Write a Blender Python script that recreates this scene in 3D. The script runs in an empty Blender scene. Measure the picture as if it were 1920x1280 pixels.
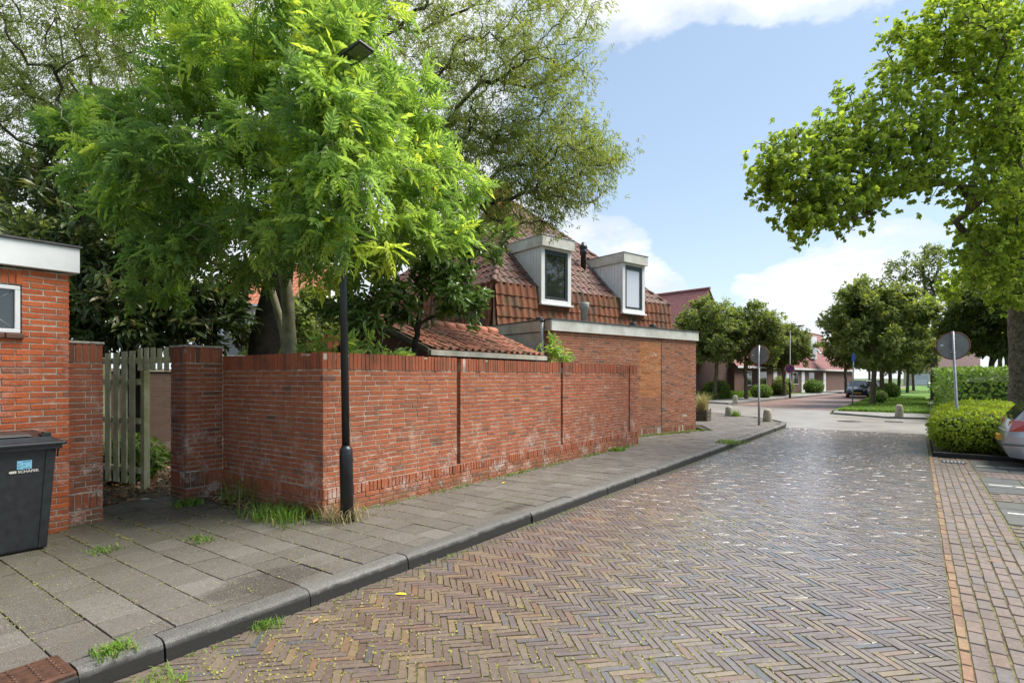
import bpy, math, random
import numpy as np
from mathutils import Vector, Matrix

R = math.radians
random.seed(7)
rng = np.random.default_rng(11)
scene = bpy.context.scene
col = scene.collection

# ------------------------------------------------------------------ camera
YAW = R(35.9)
FOC = 1050.0 / 1920.0
CAMZ = 1.6
cam = bpy.data.cameras.new('camera')
cam.sensor_width = 36.0
cam.lens = 36.0 * FOC
cam.shift_y = 68.0 / 1920.0
cam.clip_start = 0.05
cam.clip_end = 3000.0
camo = bpy.data.objects.new('camera', cam)
col.objects.link(camo)
camo.location = (0, 0, CAMZ)
camo.rotation_euler = (R(90), 0, YAW)
scene.camera = camo
AX = np.array([-math.sin(YAW), math.cos(YAW), 0.0])
RX = np.array([math.cos(YAW), math.sin(YAW), 0.0])

# ------------------------------------------------------------------ world, sun, exposure
SUN_EL, SUN_AZ = R(58), R(46)         # azimuth clockwise from +Y
SKY_S = 0.086
scene.view_settings.view_transform = 'Standard'
scene.view_settings.look = 'None'
scene.view_settings.exposure = 1.62
scene.view_settings.gamma = 1.0
world = bpy.data.worlds.new('World')
scene.world = world
world.use_nodes = True


class NT:
    """small helper to write node trees"""
    def __init__(s, tree):
        s.t = tree
        s.n = tree.nodes
        s.l = tree.links

    def node(s, kind, **kw):
        nd = s.n.new(kind)
        for k, v in kw.items():
            setattr(nd, k, v)
        return nd

    def put(s, sock, v):
        if isinstance(v, bpy.types.NodeSocket):
            s.l.new(v, sock)
        elif v is not None:
            if isinstance(v, (tuple, list)) and len(v) == 3 and sock.type == 'RGBA':
                v = (*v, 1.0)
            sock.default_value = v

    def math(s, op, a, b=None, c=None, clamp=False):
        nd = s.node('ShaderNodeMath', operation=op, use_clamp=clamp)
        s.put(nd.inputs[0], a)
        if b is not None: s.put(nd.inputs[1], b)
        if c is not None: s.put(nd.inputs[2], c)
        return nd.outputs[0]

    def vmath(s, op, a, b=None, out=0):
        nd = s.node('ShaderNodeVectorMath', operation=op)
        s.put(nd.inputs[0], a)
        if b is not None:
            s.put(nd.inputs['Scale'] if op == 'SCALE' else nd.inputs[1], b)
        return nd.outputs[out]

    def mix(s, f, a, b, blend='MIX'):
        nd = s.node('ShaderNodeMix', data_type='RGBA', blend_type=blend)
        s.put(nd.inputs[0], f); s.put(nd.inputs[6], a); s.put(nd.inputs[7], b)
        return nd.outputs[2]

    def ramp(s, f, stops, interp='LINEAR'):
        nd = s.node('ShaderNodeValToRGB')
        cr = nd.color_ramp
        cr.interpolation = interp
        while len(cr.elements) < len(stops):
            cr.elements.new(0.5)
        for e, (p, c) in zip(cr.elements, stops):
            e.position = p
            e.color = (c, c, c, 1) if isinstance(c, (int, float)) else (*c, 1)
        s.put(nd.inputs[0], f)
        return nd.outputs[0]

    def noise(s, vec, scale, detail=3.0, rough=0.55, out=0):
        nd = s.node('ShaderNodeTexNoise')
        if vec is not None: s.put(nd.inputs['Vector'], vec)
        nd.inputs['Scale'].default_value = scale
        nd.inputs['Detail'].default_value = detail
        nd.inputs['Roughness'].default_value = rough
        return nd.outputs[out]


def build_world():
    T = NT(world.node_tree)
    T.n.clear()
    out = T.node('ShaderNodeOutputWorld')
    bg = T.node('ShaderNodeBackground')
    bg.inputs[1].default_value = SKY_S
    sky = T.node('ShaderNodeTexSky', sky_type='NISHITA')
    sky.sun_disc = False
    sky.sun_elevation = SUN_EL
    sky.sun_rotation = SUN_AZ
    sky.air_density = 1.0
    sky.dust_density = 1.2
    sky.ozone_density = 1.6
    tc = T.node('ShaderNodeTexCoord')
    d = T.vmath('NORMALIZE', tc.outputs['Generated'])
    sep = T.node('ShaderNodeSeparateXYZ')
    T.put(sep.inputs[0], d)
    zz = T.math('MAXIMUM', sep.outputs[2], 0.0)
    # clouds lie on a layer: stretch them towards the horizon
    inv = T.math('DIVIDE', 1.0, T.math('ADD', zz, 0.30))
    p = T.vmath('SCALE', d, inv)
    n1 = T.noise(p, 1.9, 10.0, 0.60)
    n2 = T.noise(p, 6.5, 7.0, 0.6)
    dens = T.math('ADD', T.math('MULTIPLY', n1, 0.72), T.math('MULTIPLY', n2, 0.28))

    def blob(px, py, rad, w):
        u, v = (px - 960) / 1050, (708 - py) / 1050
        q = AX + RX * u + np.array([0, 0, v])
        q = q / np.linalg.norm(q)
        dist = T.vmath('DISTANCE', d, tuple(q), out=1)
        mr = T.node('ShaderNodeMapRange', interpolation_type='SMOOTHSTEP')
        T.put(mr.inputs[0], dist)
        mr.inputs[1].default_value = 0.0; mr.inputs[2].default_value = rad
        mr.inputs[3].default_value = w; mr.inputs[4].default_value = 0.0
        return mr.outputs[0]
    # the cloud banks and the blue gaps that the photograph shows
    for b in [(1180, 40, .20, .16), (1480, 20, .26, .20), (1230, 500, .13, .15), (1400, 560, .20, .14),
              (1600, 500, .16, .14), (1160, 430, .11, .13), (1215, 345, .05, .17), (1290, 410, .05, .14), (1450, 470, .07, -.10), (1330, 600, .09, -.07), (100, 250, .7, .22), (600, 200, .5, .18), (1700, 640, .35, .14),
              (1380, 280, .30, -.26), (1230, 210, .22, -.26), (1330, 430, .15, -.18), (1550, 300, .30, -.2), (1400, 160, .14, -.1)]:
        dens = T.math('ADD', dens, blob(*b))
    cov = T.ramp(dens, [(0.50, 0.0), (0.555, 0.45), (0.66, 1.0)], 'EASE')
    shade = T.noise(p, 3.0, 5.0, 0.5)
    cc = T.mix(T.ramp(shade, [(0.35, 0.0), (0.7, 1.0)]), (3.3, 3.5, 3.85), (5.0, 5.05, 5.15))
    haze = T.math('POWER', T.math('SUBTRACT', 1.0, zz, clamp=True), 5.0)
    skyc = T.mix(1.0, sky.outputs[0], (0.70, 0.80, 0.82), 'MULTIPLY')
    skyc = T.mix(0.5, skyc, (2.15, 2.6, 3.15))
    base = T.mix(T.math('MULTIPLY', haze, 0.5), skyc, (4.6, 4.9, 5.2))
    c = T.mix(cov, base, cc)
    T.put(bg.inputs[0], c)
    T.l.new(bg.outputs[0], out.inputs[0])


build_world()
sund = bpy.data.lights.new('sun', 'SUN')
sund.energy = 2.7
sund.angle = R(32)
sund.color = (1.0, 0.95, 0.87)
suno = bpy.data.objects.new('sun', sund)
col.objects.link(suno)
SD = Vector((math.sin(SUN_AZ) * math.cos(SUN_EL), math.cos(SUN_AZ) * math.cos(SUN_EL), math.sin(SUN_EL)))
suno.rotation_euler = SD.to_track_quat('Z', 'Y').to_euler()
suno.location = (20, 10, 30)

scene.cycles.max_bounces = 10
scene.cycles.diffuse_bounces = 6
scene.cycles.glossy_bounces = 3
scene.cycles.transmission_bounces = 6
scene.cycles.transparent_max_bounces = 6
scene.cycles.use_denoising = True
scene.cycles.caustics_reflective = False
scene.cycles.caustics_refractive = False

# ------------------------------------------------------------------ helpers
ZERO = Vector((0, 0, 0))


def tag(o, label=None, cat=None, group=None, kind=None):
    if label: o['label'] = label
    if cat: o['category'] = cat
    if group: o['group'] = group
    if kind: o['kind'] = kind
    return o


def empty(name, loc, label=None, cat=None, group=None, kind=None):
    o = bpy.data.objects.new(name, None)
    o.location = loc
    o.empty_display_size = 0.1
    col.objects.link(o)
    return tag(o, label, cat, group, kind)


def rootloc(o):
    while o.parent is not None:
        o = o.parent
    return Vector(o.location)


def link(name, mesh, parent=None, loc=None):
    o = bpy.data.objects.new(name, mesh)
    col.objects.link(o)
    if parent is not None:
        o.parent = parent
    if loc is not None:
        o.location = loc
    return o


def np_mesh(name, V, F, mat=None, rnd=None, smooth=False):
    """V (n,3), F (m,k) all faces of the same size"""
    V = np.asarray(V, dtype=np.float32); F = np.asarray(F, dtype=np.int32)
    me = bpy.data.meshes.new(name)
    k = F.shape[1]; m = len(F)
    me.vertices.add(len(V)); me.vertices.foreach_set('co', V.ravel())
    me.loops.add(m * k); me.loops.foreach_set('vertex_index', F.ravel())
    me.polygons.add(m)
    me.polygons.foreach_set('loop_start', np.arange(0, m * k, k, dtype=np.int32))
    try:
        me.polygons.foreach_set('loop_total', np.full(m, k, dtype=np.int32))
    except Exception:
        pass
    me.polygons.foreach_set('use_smooth', np.full(m, bool(smooth)))
    if rnd is not None:
        at = me.attributes.new('rnd', 'FLOAT', 'FACE')
        at.data.foreach_set('value', np.asarray(rnd, dtype=np.float32))
    me.update(calc_edges=True)
    if mat: me.materials.append(mat)
    return me


class MB:
    """collects simple solids into one mesh (world coordinates)"""
    def __init__(s):
        s.v = []; s.f = []; s.sm = []

    def add(s, vs, fs, smooth=False):
        b = len(s.v)
        s.v += [tuple(v) for v in vs]
        s.f += [tuple(b + i for i in f) for f in fs]
        s.sm += [smooth] * len(fs)
        return s

    def box(s, x0, x1, y0, y1, z0, z1):
        return s.add([(x0, y0, z0), (x1, y0, z0), (x1, y1, z0), (x0, y1, z0), (x0, y0, z1), (x1, y0, z1), (x1, y1, z1), (x0, y1, z1)],
                     [(3, 2, 1, 0), (4, 5, 6, 7), (0, 1, 5, 4), (1, 2, 6, 5), (2, 3, 7, 6), (3, 0, 4, 7)])

    def obox(s, o, ex, ey, ez, x0, x1, y0, y1, z0, z1):
        """box in the frame (o; ex, ey, ez)"""
        o, ex, ey, ez = map(Vector, (o, ex, ey, ez))
        pts = [o + ex * x + ey * y + ez * z for z in (z0, z1) for (x, y) in ((x0, y0), (x1, y0), (x1, y1), (x0, y1))]
        return s.add(pts, [(3, 2, 1, 0), (4, 5, 6, 7), (0, 1, 5, 4), (1, 2, 6, 5), (2, 3, 7, 6), (3, 0, 4, 7)])

    def prism(s, poly, z0, z1):
        n = len(poly)
        vs = [(x, y, z0) for x, y in poly] + [(x, y, z1) for x, y in poly]
        fs = [tuple(range(n - 1, -1, -1)), tuple(range(n, 2 * n))] + [(i, (i + 1) % n, n + (i + 1) % n, n + i) for i in range(n)]
        return s.add(vs, fs)

    def extr(s, pts, vec):
        """extrude a 3D polygon along vec"""
        n = len(pts); vec = Vector(vec)
        vs = [Vector(p) for p in pts] + [Vector(p) + vec for p in pts]
        fs = [tuple(range(n - 1, -1, -1)), tuple(range(n, 2 * n))] + [(i, (i + 1) % n, n + (i + 1) % n, n + i) for i in range(n)]
        return s.add(vs, fs)

    def tube(s, pts, rad, sides=8, caps=True):
        pts = [Vector(p) for p in pts]
        n = len(pts)
        if not isinstance(rad, (list, tuple)): rad = [rad] * n
        rings = []
        prev = None
        for i, p in enumerate(pts):
            d = (pts[min(i + 1, n - 1)] - pts[max(i - 1, 0)])
            d = d.normalized() if d.length > 1e-9 else Vector((0, 0, 1))
            if prev is None:
                a = d.cross(Vector((0, 0, 1)))
                if a.length < 1e-3: a = Vector((1, 0, 0))
                a.normalize()
            else:
                a = (prev - d * prev.dot(d)).normalized()
            prev = a
            b = d.cross(a)
            rings.append([p + (a * math.cos(t) + b * math.sin(t)) * rad[i] for t in [2 * math.pi * k / sides for k in range(sides)]])
        vs = [v for r_ in rings for v in r_]
        fs = []
        for i in range(n - 1):
            for k in range(sides):
                fs.append((i * sides + k, i * sides + (k + 1) % sides, (i + 1) * sides + (k + 1) % sides, (i + 1) * sides + k))
        s.add(vs, fs, True)
        if caps:
            b = len(s.v) - len(vs)
            s.f.append(tuple(b + k for k in range(sides - 1, -1, -1))); s.sm.append(False)
            s.f.append(tuple(b + (n - 1) * sides + k for k in range(sides))); s.sm.append(False)
        return s

    def lathe(s, c, prof, sides=16):
        """prof: (r, z) list round the vertical axis at c"""
        vs = []; fs = []
        for r_, z in prof:
            for k in range(sides):
                t = 2 * math.pi * k / sides
                vs.append((c[0] + r_ * math.cos(t), c[1] + r_ * math.sin(t), c[2] + z))
        n = len(prof)
        for i in range(n - 1):
            for k in range(sides):
                fs.append((i * sides + k, i * sides + (k + 1) % sides, (i + 1) * sides + (k + 1) % sides, (i + 1) * sides + k))
        s.add(vs, fs, True)
        b = len(s.v) - len(vs)
        s.f.append(tuple(b + k for k in range(sides - 1, -1, -1))); s.sm.append(False)
        s.f.append(tuple(b + (n - 1) * sides + k for k in range(sides))); s.sm.append(False)
        return s

    def build(s, name, mat, parent=None, bevel=0.0, seg=2, root=None, kind=None):
        off = rootloc(parent) if parent is not None else ZERO
        if parent is None and root is not None: off = Vector(root)
        me = bpy.data.meshes.new(name)
        me.from_pydata([(v[0] - off.x, v[1] - off.y, v[2] - off.z) for v in s.v], [], s.f)
        me.polygons.foreach_set('use_smooth', s.sm)
        me.update()
        me.materials.append(mat)
        o = link(name, me, parent, None if parent is not None else off)
        if bevel:
            m = o.modifiers.new('edge', 'BEVEL')
            m.width = bevel; m.segments = seg; m.limit_method = 'ANGLE'; m.angle_limit = R(35)
        if kind: o['kind'] = kind
        return o


def project(P):
    P = np.asarray(P, dtype=float)
    q = P - np.array([0, 0, CAMZ])
    d = q @ AX
    l = q @ RX
    ds = np.where(d > 0.05, d, 0.05)
    return 960 + 1050 * l / ds, 708 - 1050 * q[:, 2] / ds, d


def place(parent, protos, MM, idx, name, mat, limit=300, stuff='small_pieces', allow=None, rnd=None):
    """pieces: the `limit` largest in view become objects sharing mesh data, the rest one joined part"""
    MM = np.asarray(MM, dtype=float); idx = np.asarray(idx)
    N = len(MM)
    if N == 0: return
    off = rootloc(parent)
    area = np.zeros(N)
    for k, pr in enumerate(protos):
        bb = np.array([list(c) for c in pr['bb']])
        sel = np.where(idx == k)[0]
        if not len(sel): continue
        W = np.einsum('nij,kj->nki', MM[sel][:, :3, :3], bb) + MM[sel][:, None, :3, 3]
        px, py, d = project(W.reshape(-1, 3))
        px = px.reshape(len(sel), -1); py = py.reshape(len(sel), -1); d = d.reshape(len(sel), -1)
        a = (px.max(1) - px.min(1)) * (py.max(1) - py.min(1))
        cx, cy = px.mean(1), py.mean(1)
        ok = (d.min(1) > 0.3) & (cx > -5) & (cx < 1925) & (cy > -5) & (cy < 1285)
        area[sel] = np.where(ok, a, 0)
    if allow is not None:
        area = np.where(allow, area, 0)
    order = np.argsort(-area)
    single = [i for i in order[:limit] if area[i] > 0]
    offm = Matrix.Translation(-off)
    for i in single:
        pr = protos[idx[i]]
        o = bpy.data.objects.new(name, pr['mesh'])
        col.objects.link(o)
        o.parent = parent
        o.matrix_basis = offm @ Matrix(MM[i].tolist())
    rest = np.setdiff1d(np.arange(N), single)
    if len(rest) == 0: return
    Vs, Fs, Rs = [], [], []
    base = 0
    for k, pr in enumerate(protos):
        sel = rest[idx[rest] == k]
        if not len(sel): continue
        v = pr['v']; f = pr['f']
        W = np.einsum('nij,kj->nki', MM[sel][:, :3, :3], v) + MM[sel][:, None, :3, 3]
        nv = len(v)
        F = f[None] + (base + np.arange(len(sel)) * nv)[:, None, None]
        Vs.append(W.reshape(-1, 3)); Fs.append(F.reshape(-1, f.shape[1]))
        Rs.append(np.repeat(rng.random(len(sel)), len(f)))
        base += nv * len(sel)
    me = np_mesh(stuff, np.concatenate(Vs) - np.array(off), np.concatenate(Fs), mat, np.concatenate(Rs))
    o = link(stuff, me, parent)
    o['kind'] = 'stuff'
    return o


def proto(name, v, f, mat, rnd=None):
    v = np.asarray(v, float); f = np.asarray(f, int)
    r_ = rng.random() if rnd is None else rnd
    me = np_mesh(name, v, f, mat, np.full(len(f), r_))
    lo, hi = v.min(0), v.max(0)
    bb = [(x, y, z) for x in (lo[0], hi[0]) for y in (lo[1], hi[1]) for z in (lo[2], hi[2])]
    return dict(mesh=me, v=v, f=f, bb=bb)


def chamfer_box(L, Wd, H, ch, jit, deep=None, up=2):
    """block whose face towards +axis `up` is chamfered; back left open-sided simple"""
    rr = lambda: (random.random() - .5) * 2 * jit
    a, b = L / 2, Wd / 2
    cor = [(-a, -b), (a, -b), (a, b), (-a, b)]
    cor = [(x + rr(), y + rr()) for x, y in cor]
    ins = [(x - math.copysign(ch, x) + rr() * .5, y - math.copysign(ch, y) + rr() * .5) for x, y in cor]
    v = [(x, y, -H) for x, y in cor] + [(x, y, -ch * (1.9 if up == 2 else .8)) for x, y in cor] + [(x, y, rr() * .3) for x, y in ins]
    f = [(i, (i + 1) % 4, 4 + (i + 1) % 4, 4 + i) for i in range(4)] + [(4 + i, 4 + (i + 1) % 4, 8 + (i + 1) % 4, 8 + i) for i in range(4)] + [(8, 9, 10, 11)]
    v = np.array(v); f = np.array(f)
    if up == 1:      # face towards +y, height along z
        v = np.stack([v[:, 0], v[:, 2], -v[:, 1]], 1)
    return v, f


def frame(o, ex, ey, ez, s=(1, 1, 1)):
    m = np.eye(4)
    m[:3, 0] = np.array(ex) * s[0]; m[:3, 1] = np.array(ey) * s[1]; m[:3, 2] = np.array(ez) * s[2]
    m[:3, 3] = o
    return m


# ------------------------------------------------------------------ materials
def new_mat(name):
    m = bpy.data.materials.new(name)
    m.use_nodes = True
    T = NT(m.node_tree)
    b = T.n['Principled BSDF']
    return m, T, b


def pos_of(T):
    return T.node('ShaderNodeNewGeometry').outputs['Position']


def simple(name, c, var=0.15, scale=8.0, rough=0.7, metal=0.0, spec=0.4, bump=0.0, bscale=60.0, c2=None, coat=0.0):
    m, T, b = new_mat(name)
    p = pos_of(T)
    n = T.noise(p, scale, 5.0, 0.6)
    c2 = c2 or tuple(x * (1 - var * 1.6) for x in c)
    cc = T.mix(T.ramp(n, [(0.32, 0.0), (0.68, 1.0)]), c2, tuple(min(1, x * (1 + var * .5)) for x in c))
    T.put(b.inputs['Base Color'], cc)
    b.inputs['Roughness'].default_value = rough
    b.inputs['Metallic'].default_value = metal
    b.inputs['Specular IOR Level'].default_value = spec
    b.inputs['Coat Weight'].default_value = coat
    if bump:
        bp = T.node('ShaderNodeBump')
        bp.inputs['Strength'].default_value = bump
        bp.inputs['Distance'].default_value = 0.01
        T.put(bp.inputs['Height'], T.noise(p, bscale, 4.0, 0.6))
        T.put(b.inputs['Normal'], bp.outputs[0])
    return m


def piece_rnd(T):
    at = T.node('ShaderNodeAttribute', attribute_name='rnd')
    oi = T.node('ShaderNodeObjectInfo')
    return T.math('FRACT', T.math('ADD', at.outputs['Fac'], oi.outputs['Random']))


def brick_mat(name, stops, salt=0.0, dirt=(0.05, 0.04, 0.03), dirt_amt=0.5, rough=0.85, moss=0.0, saltz=1.0, patch=None, noise_c=0.35):
    m, T, b = new_mat(name)
    p = pos_of(T)
    r_ = piece_rnd(T)
    c = T.ramp(r_, stops)
    n1 = T.noise(p, 46.0, 5.0, 0.65)
    c = T.mix(noise_c, c, T.ramp(n1, [(0.25, 0.12), (0.75, 0.88)]), 'OVERLAY')
    n2 = T.noise(p, 2.3, 5.0, 0.65)
    c = T.mix(T.math('MULTIPLY', T.ramp(n2, [(0.48, 0.0), (0.72, 1.0)]), dirt_amt), c, dirt)
    sep = T.node('ShaderNodeSeparateXYZ'); T.put(sep.inputs[0], p)
    if salt:
        n3 = T.noise(p, 3.1, 8.0, 0.72)
        n4 = T.noise(p, 55.0, 3.0, 0.6)
        f = T.ramp(T.math('ADD', T.math('MULTIPLY', n3, 0.72), T.math('MULTIPLY', n4, 0.28)), [(0.52, 0.0), (0.61, 1.0)])
        hz = T.math('SUBTRACT', 1.15, T.math('DIVIDE', sep.outputs[2], saltz), clamp=True)
        f = T.math('MULTIPLY', T.math('MULTIPLY', f, hz), salt, clamp=True)
        c = T.mix(f, c, (0.62, 0.57, 0.50))
    if moss:
        n5 = T.noise(p, 7.0, 6.0, 0.7)
        f = T.math('MULTIPLY', T.ramp(n5, [(0.42, 0.0), (0.62, 1.0)]), T.math('SUBTRACT', 1.0, T.math('DIVIDE', sep.outputs[2], 0.30), clamp=True))
        c = T.mix(T.math('MULTIPLY', f, moss), c, (0.085, 0.075, 0.03))
    T.put(b.inputs['Base Color'], c)
    b.inputs['Roughness'].default_value = rough
    b.inputs['Specular IOR Level'].default_value = 0.3
    bp = T.node('ShaderNodeBump')
    bp.inputs['Strength'].default_value = 0.45
    bp.inputs['Distance'].default_value = 0.006
    T.put(bp.inputs['Height'], T.noise(p, 70.0, 5.0, 0.65))
    T.put(b.inputs['Normal'], bp.outputs[0])
    return m


def paving_mat(name, stops, rough=(0.28, 0.6), dirtc=(0.11, 0.09, 0.04), dirt=0.5, spec=0.5, speck=0.0, wetpatch=False, bump=0.35, nsc=38.0, mossy=None, coat=0.0):
    m, T, b = new_mat(name)
    p = pos_of(T)
    r_ = piece_rnd(T)
    c = T.ramp(r_, stops)
    n1 = T.noise(p, nsc, 6.0, 0.7)
    c = T.mix(0.45, c, T.ramp(n1, [(0.25, 0.1), (0.75, 0.9)]), 'OVERLAY')
    n2 = T.noise(p, 1.1, 6.0, 0.65)
    n6 = T.noise(p, 24.0, 4.0, 0.7)
    f = T.math('MULTIPLY', T.ramp(n2, [(0.42, 0.1), (0.66, 1.0)]), T.ramp(n6, [(0.45, 0.0), (0.68, 1.0)]))
    c = T.mix(T.math('MULTIPLY', f, dirt), c, dirtc)
    if mossy:
        # green algae film over the sheltered paving by the gate
        sep = T.node('ShaderNodeSeparateXYZ'); T.put(sep.inputs[0], p)
        mx = T.ramp(T.math('MULTIPLY', T.math('ADD', sep.outputs[0], 3.8), -0.25), [(0.15, 0.0), (0.65, 1.0)])
        my = T.ramp(T.math('MULTIPLY', sep.outputs[1], 0.1), [(0.38, 1.0), (0.46, 0.15)])
        f2 = T.math('MULTIPLY', T.math('MULTIPLY', mx, my), T.ramp(T.noise(p, 2.2, 6.0, 0.7), [(0.3, 0.45), (0.6, 1.0)]))
        c = T.mix(T.math('MULTIPLY', f2, mossy), c, (0.062, 0.060, 0.032))
    wet = None
    if wetpatch:
        def spot(cx, cy, rx, ry):
            v = T.vmath('MULTIPLY', T.vmath('SUBTRACT', p, (cx, cy, 0)), (1 / rx, 1 / ry, 0))
            ln = T.vmath('LENGTH', v, out=1)
            return T.ramp(T.math('ADD', ln, T.math('MULTIPLY', T.math('SUBTRACT', T.noise(p, 4.0, 5.0, 0.6), 0.5), 1.1)), [(0.62, 1.0), (0.95, 0.0)])
        wet = T.math('MAXIMUM', T.math('MAXIMUM', spot(-4.15, 2.45, .30, .62), spot(-4.02, 5.55, .14, .50)), spot(-7.2, 2.9, .75, .7))
        c = T.mix(T.math('MULTIPLY', wet, 0.72), c, (0.030, 0.023, 0.015))
    if speck:
        n7 = T.noise(p, 260.0, 2.0, 0.5)
        c = T.mix(T.math('MULTIPLY', T.ramp(n7, [(0.60, 0.0), (0.70, 1.0)]), speck), c, (0.6, 0.58, 0.55))
    T.put(b.inputs['Base Color'], c)
    b.inputs['Coat Weight'].default_value = coat; b.inputs['Coat Roughness'].default_value = 0.25; b.inputs['Coat IOR'].default_value = 1.55
    rr = T.ramp(T.noise(p, 3.3, 5.0, 0.6), [(0.3, rough[0]), (0.7, rough[1])])
    T.put(b.inputs['Roughness'], rr)
    b.inputs['Specular IOR Level'].default_value = spec
    bp = T.node('ShaderNodeBump')
    bp.inputs['Strength'].default_value = bump
    bp.inputs['Distance'].default_value = 0.006
    T.put(bp.inputs['Height'], T.noise(p, 60.0, 5.0, 0.65))
    T.put(b.inputs['Normal'], bp.outputs[0])
    return m


def leaf_mat(name, stops, transl=0.35, rough=0.5, spec=0.35):
    m, T, b = new_mat(name)
    at = T.node('ShaderNodeAttribute', attribute_name='rnd')
    c = T.ramp(at.outputs['Fac'], stops)
    p = pos_of(T)
    c = T.mix(0.25, c, T.ramp(T.noise(p, 1.3, 3.0, 0.6), [(0.3, 0.25), (0.7, 0.8)]), 'OVERLAY')
    T.put(b.inputs['Base Color'], c)
    b.inputs['Roughness'].default_value = rough
    b.inputs['Specular IOR Level'].default_value = spec
    tr = T.node('ShaderNodeBsdfTranslucent')
    T.put(tr.inputs[0], T.mix(1.0, c, (1.15, 1.2, 0.65), 'MULTIPLY'))
    mx = T.node('ShaderNodeMixShader')
    mx.inputs[0].default_value = transl
    T.l.new(b.outputs[0], mx.inputs[1]); T.l.new(tr.outputs[0], mx.inputs[2])
    T.l.new(mx.outputs[0], T.n['Material Output'].inputs[0])
    return m


M = {}
M['brick_wall'] = brick_mat('garden_wall_brick', [(0.0, (0.29, 0.086, 0.042)), (0.35, (0.325, 0.100, 0.046)), (0.62, (0.355, 0.110, 0.049)), (0.88, (0.31, 0.098, 0.047)), (0.96, (0.25, 0.086, 0.045)), (1.0, (0.16, 0.072, 0.047))], salt=0.62, dirt_amt=0.3, saltz=1.05, moss=0.8)
M['brick_cope'] = brick_mat('coping_brick', [(0.0, (0.26, 0.070, 0.034)), (0.5, (0.33, 0.092, 0.040)), (0.8, (0.26, 0.085, 0.045)), (1.0, (0.15, 0.065, 0.042))], salt=0.0, dirt_amt=0.75, dirt=(0.06, 0.048, 0.03))
M['brick_pier'] = brick_mat('pier_brick', [(0.0, (0.27, 0.080, 0.040)), (0.5, (0.33, 0.100, 0.045)), (0.85, (0.27, 0.090, 0.045)), (1.0, (0.15, 0.065, 0.042))], salt=0.8, dirt_amt=0.55, saltz=1.6, moss=0.8, dirt=(0.055, 0.045, 0.032))
M['brick_out'] = brick_mat('outbuilding_brick', [(0.0, (0.36, 0.085, 0.032)), (0.4, (0.43, 0.105, 0.036)), (0.8, (0.50, 0.125, 0.040)), (0.95, (0.36, 0.10, 0.045)), (1.0, (0.20, 0.085, 0.05))], salt=0.35, dirt_amt=0.15, saltz=3.0, moss=0.6)
M['brick_gar'] = brick_mat('garage_brick', [(0.0, (0.27, 0.092, 0.044)), (0.5, (0.33, 0.115, 0.050)), (0.85, (0.37, 0.125, 0.055)), (0.95, (0.22, 0.085, 0.048)), (1.0, (0.11, 0.06, 0.045))], salt=0.0, dirt_amt=0.25, moss=0.7)
M['brick_patch'] = brick_mat('garage_patch_brick', [(0.0, (0.36, 0.125, 0.038)), (1.0, (0.48, 0.17, 0.045))], dirt_amt=0.15)
M['brick_dark'] = brick_mat('dark_brick', [(0.0, (0.11, 0.058, 0.042)), (0.6, (0.15, 0.072, 0.05)), (1.0, (0.085, 0.055, 0.045))], dirt_amt=0.3)
M['mortar'] = simple('mortar', (0.46, 0.41, 0.34), 0.3, 14.0, 0.95, bump=0.4)
M['mortar_dark'] = simple('mortar_aged', (0.42, 0.37, 0.29), 0.4, 7.0, 0.95, bump=0.4)
M['joint_dark'] = simple('open_joint', (0.06, 0.045, 0.035), 0.4, 9.0, 0.95)  # dark fill colour of the vertical joint in the garage wall
M['road_brick'] = paving_mat('road_clinker', [(0.0, (0.103, 0.069, 0.058)), (0.25, (0.126, 0.092, 0.080)), (0.5, (0.143, 0.107, 0.088)), (0.68, (0.161, 0.121, 0.086)), (0.78, (0.198, 0.144, 0.085)), (0.84, (0.161, 0.087, 0.058)), (0.90, (0.126, 0.098, 0.094)), (0.96, (0.103, 0.092, 0.096)), (1.0, (0.060, 0.065, 0.073))], rough=(0.34, 0.56), dirt=0.5, spec=0.8, bump=0.22, coat=1.0)
M['strip_brick'] = paving_mat('strip_clinker', [(0.0, (0.135, 0.100, 0.090)), (0.4, (0.165, 0.128, 0.115)), (0.8, (0.180, 0.125, 0.100)), (1.0, (0.130, 0.115, 0.118))], rough=(0.4, 0.65), dirt=0.8, spec=0.5, coat=0.25)
M['edge_brick'] = paving_mat('edge_clinker', [(0.0, (0.24, 0.16, 0.085)), (0.6, (0.22, 0.12, 0.075)), (1.0, (0.16, 0.105, 0.085))], rough=(0.35, 0.6), dirt=0.6, spec=0.5)
M['slab'] = paving_mat('concrete_slab', [(0.0, (0.078, 0.067, 0.055)), (0.5, (0.095, 0.082, 0.069)), (0.9, (0.112, 0.099, 0.085)), (1.0, (0.132, 0.120, 0.105))], rough=(0.55, 0.8), dirt=0.85, spec=0.4, speck=0.75, nsc=120.0, mossy=0.75, dirtc=(0.060, 0.050, 0.026), coat=0.0, wetpatch=True)
M['dark_slab'] = paving_mat('bay_slab', [(0.0, (0.060, 0.066, 0.066)), (1.0, (0.085, 0.090, 0.088))], rough=(0.4, 0.65), dirt=0.85, spec=0.5, speck=0.2, nsc=60.0)
M['kerb'] = paving_mat('kerb_stone', [(0.0, (0.12, 0.115, 0.105)), (1.0, (0.185, 0.178, 0.165))], rough=(0.35, 0.6), dirt=0.25, spec=0.5, speck=0.6, nsc=60.0, dirtc=(0.05, 0.045, 0.03))
M['kerb_face'] = simple('kerb_wet_dirt', (0.035, 0.033, 0.030), 0.5, 7.0, 0.55, bump=0.4)
M['joint'] = simple('road_joint', (0.15, 0.14, 0.055), 0.5, 14.0, 0.95, c2=(0.05, 0.042, 0.026), bump=0.6)
M['joint_slab'] = simple('slab_joint', (0.075, 0.068, 0.038), 0.6, 9.0, 0.95, c2=(0.028, 0.024, 0.018), bump=0.6)
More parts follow.
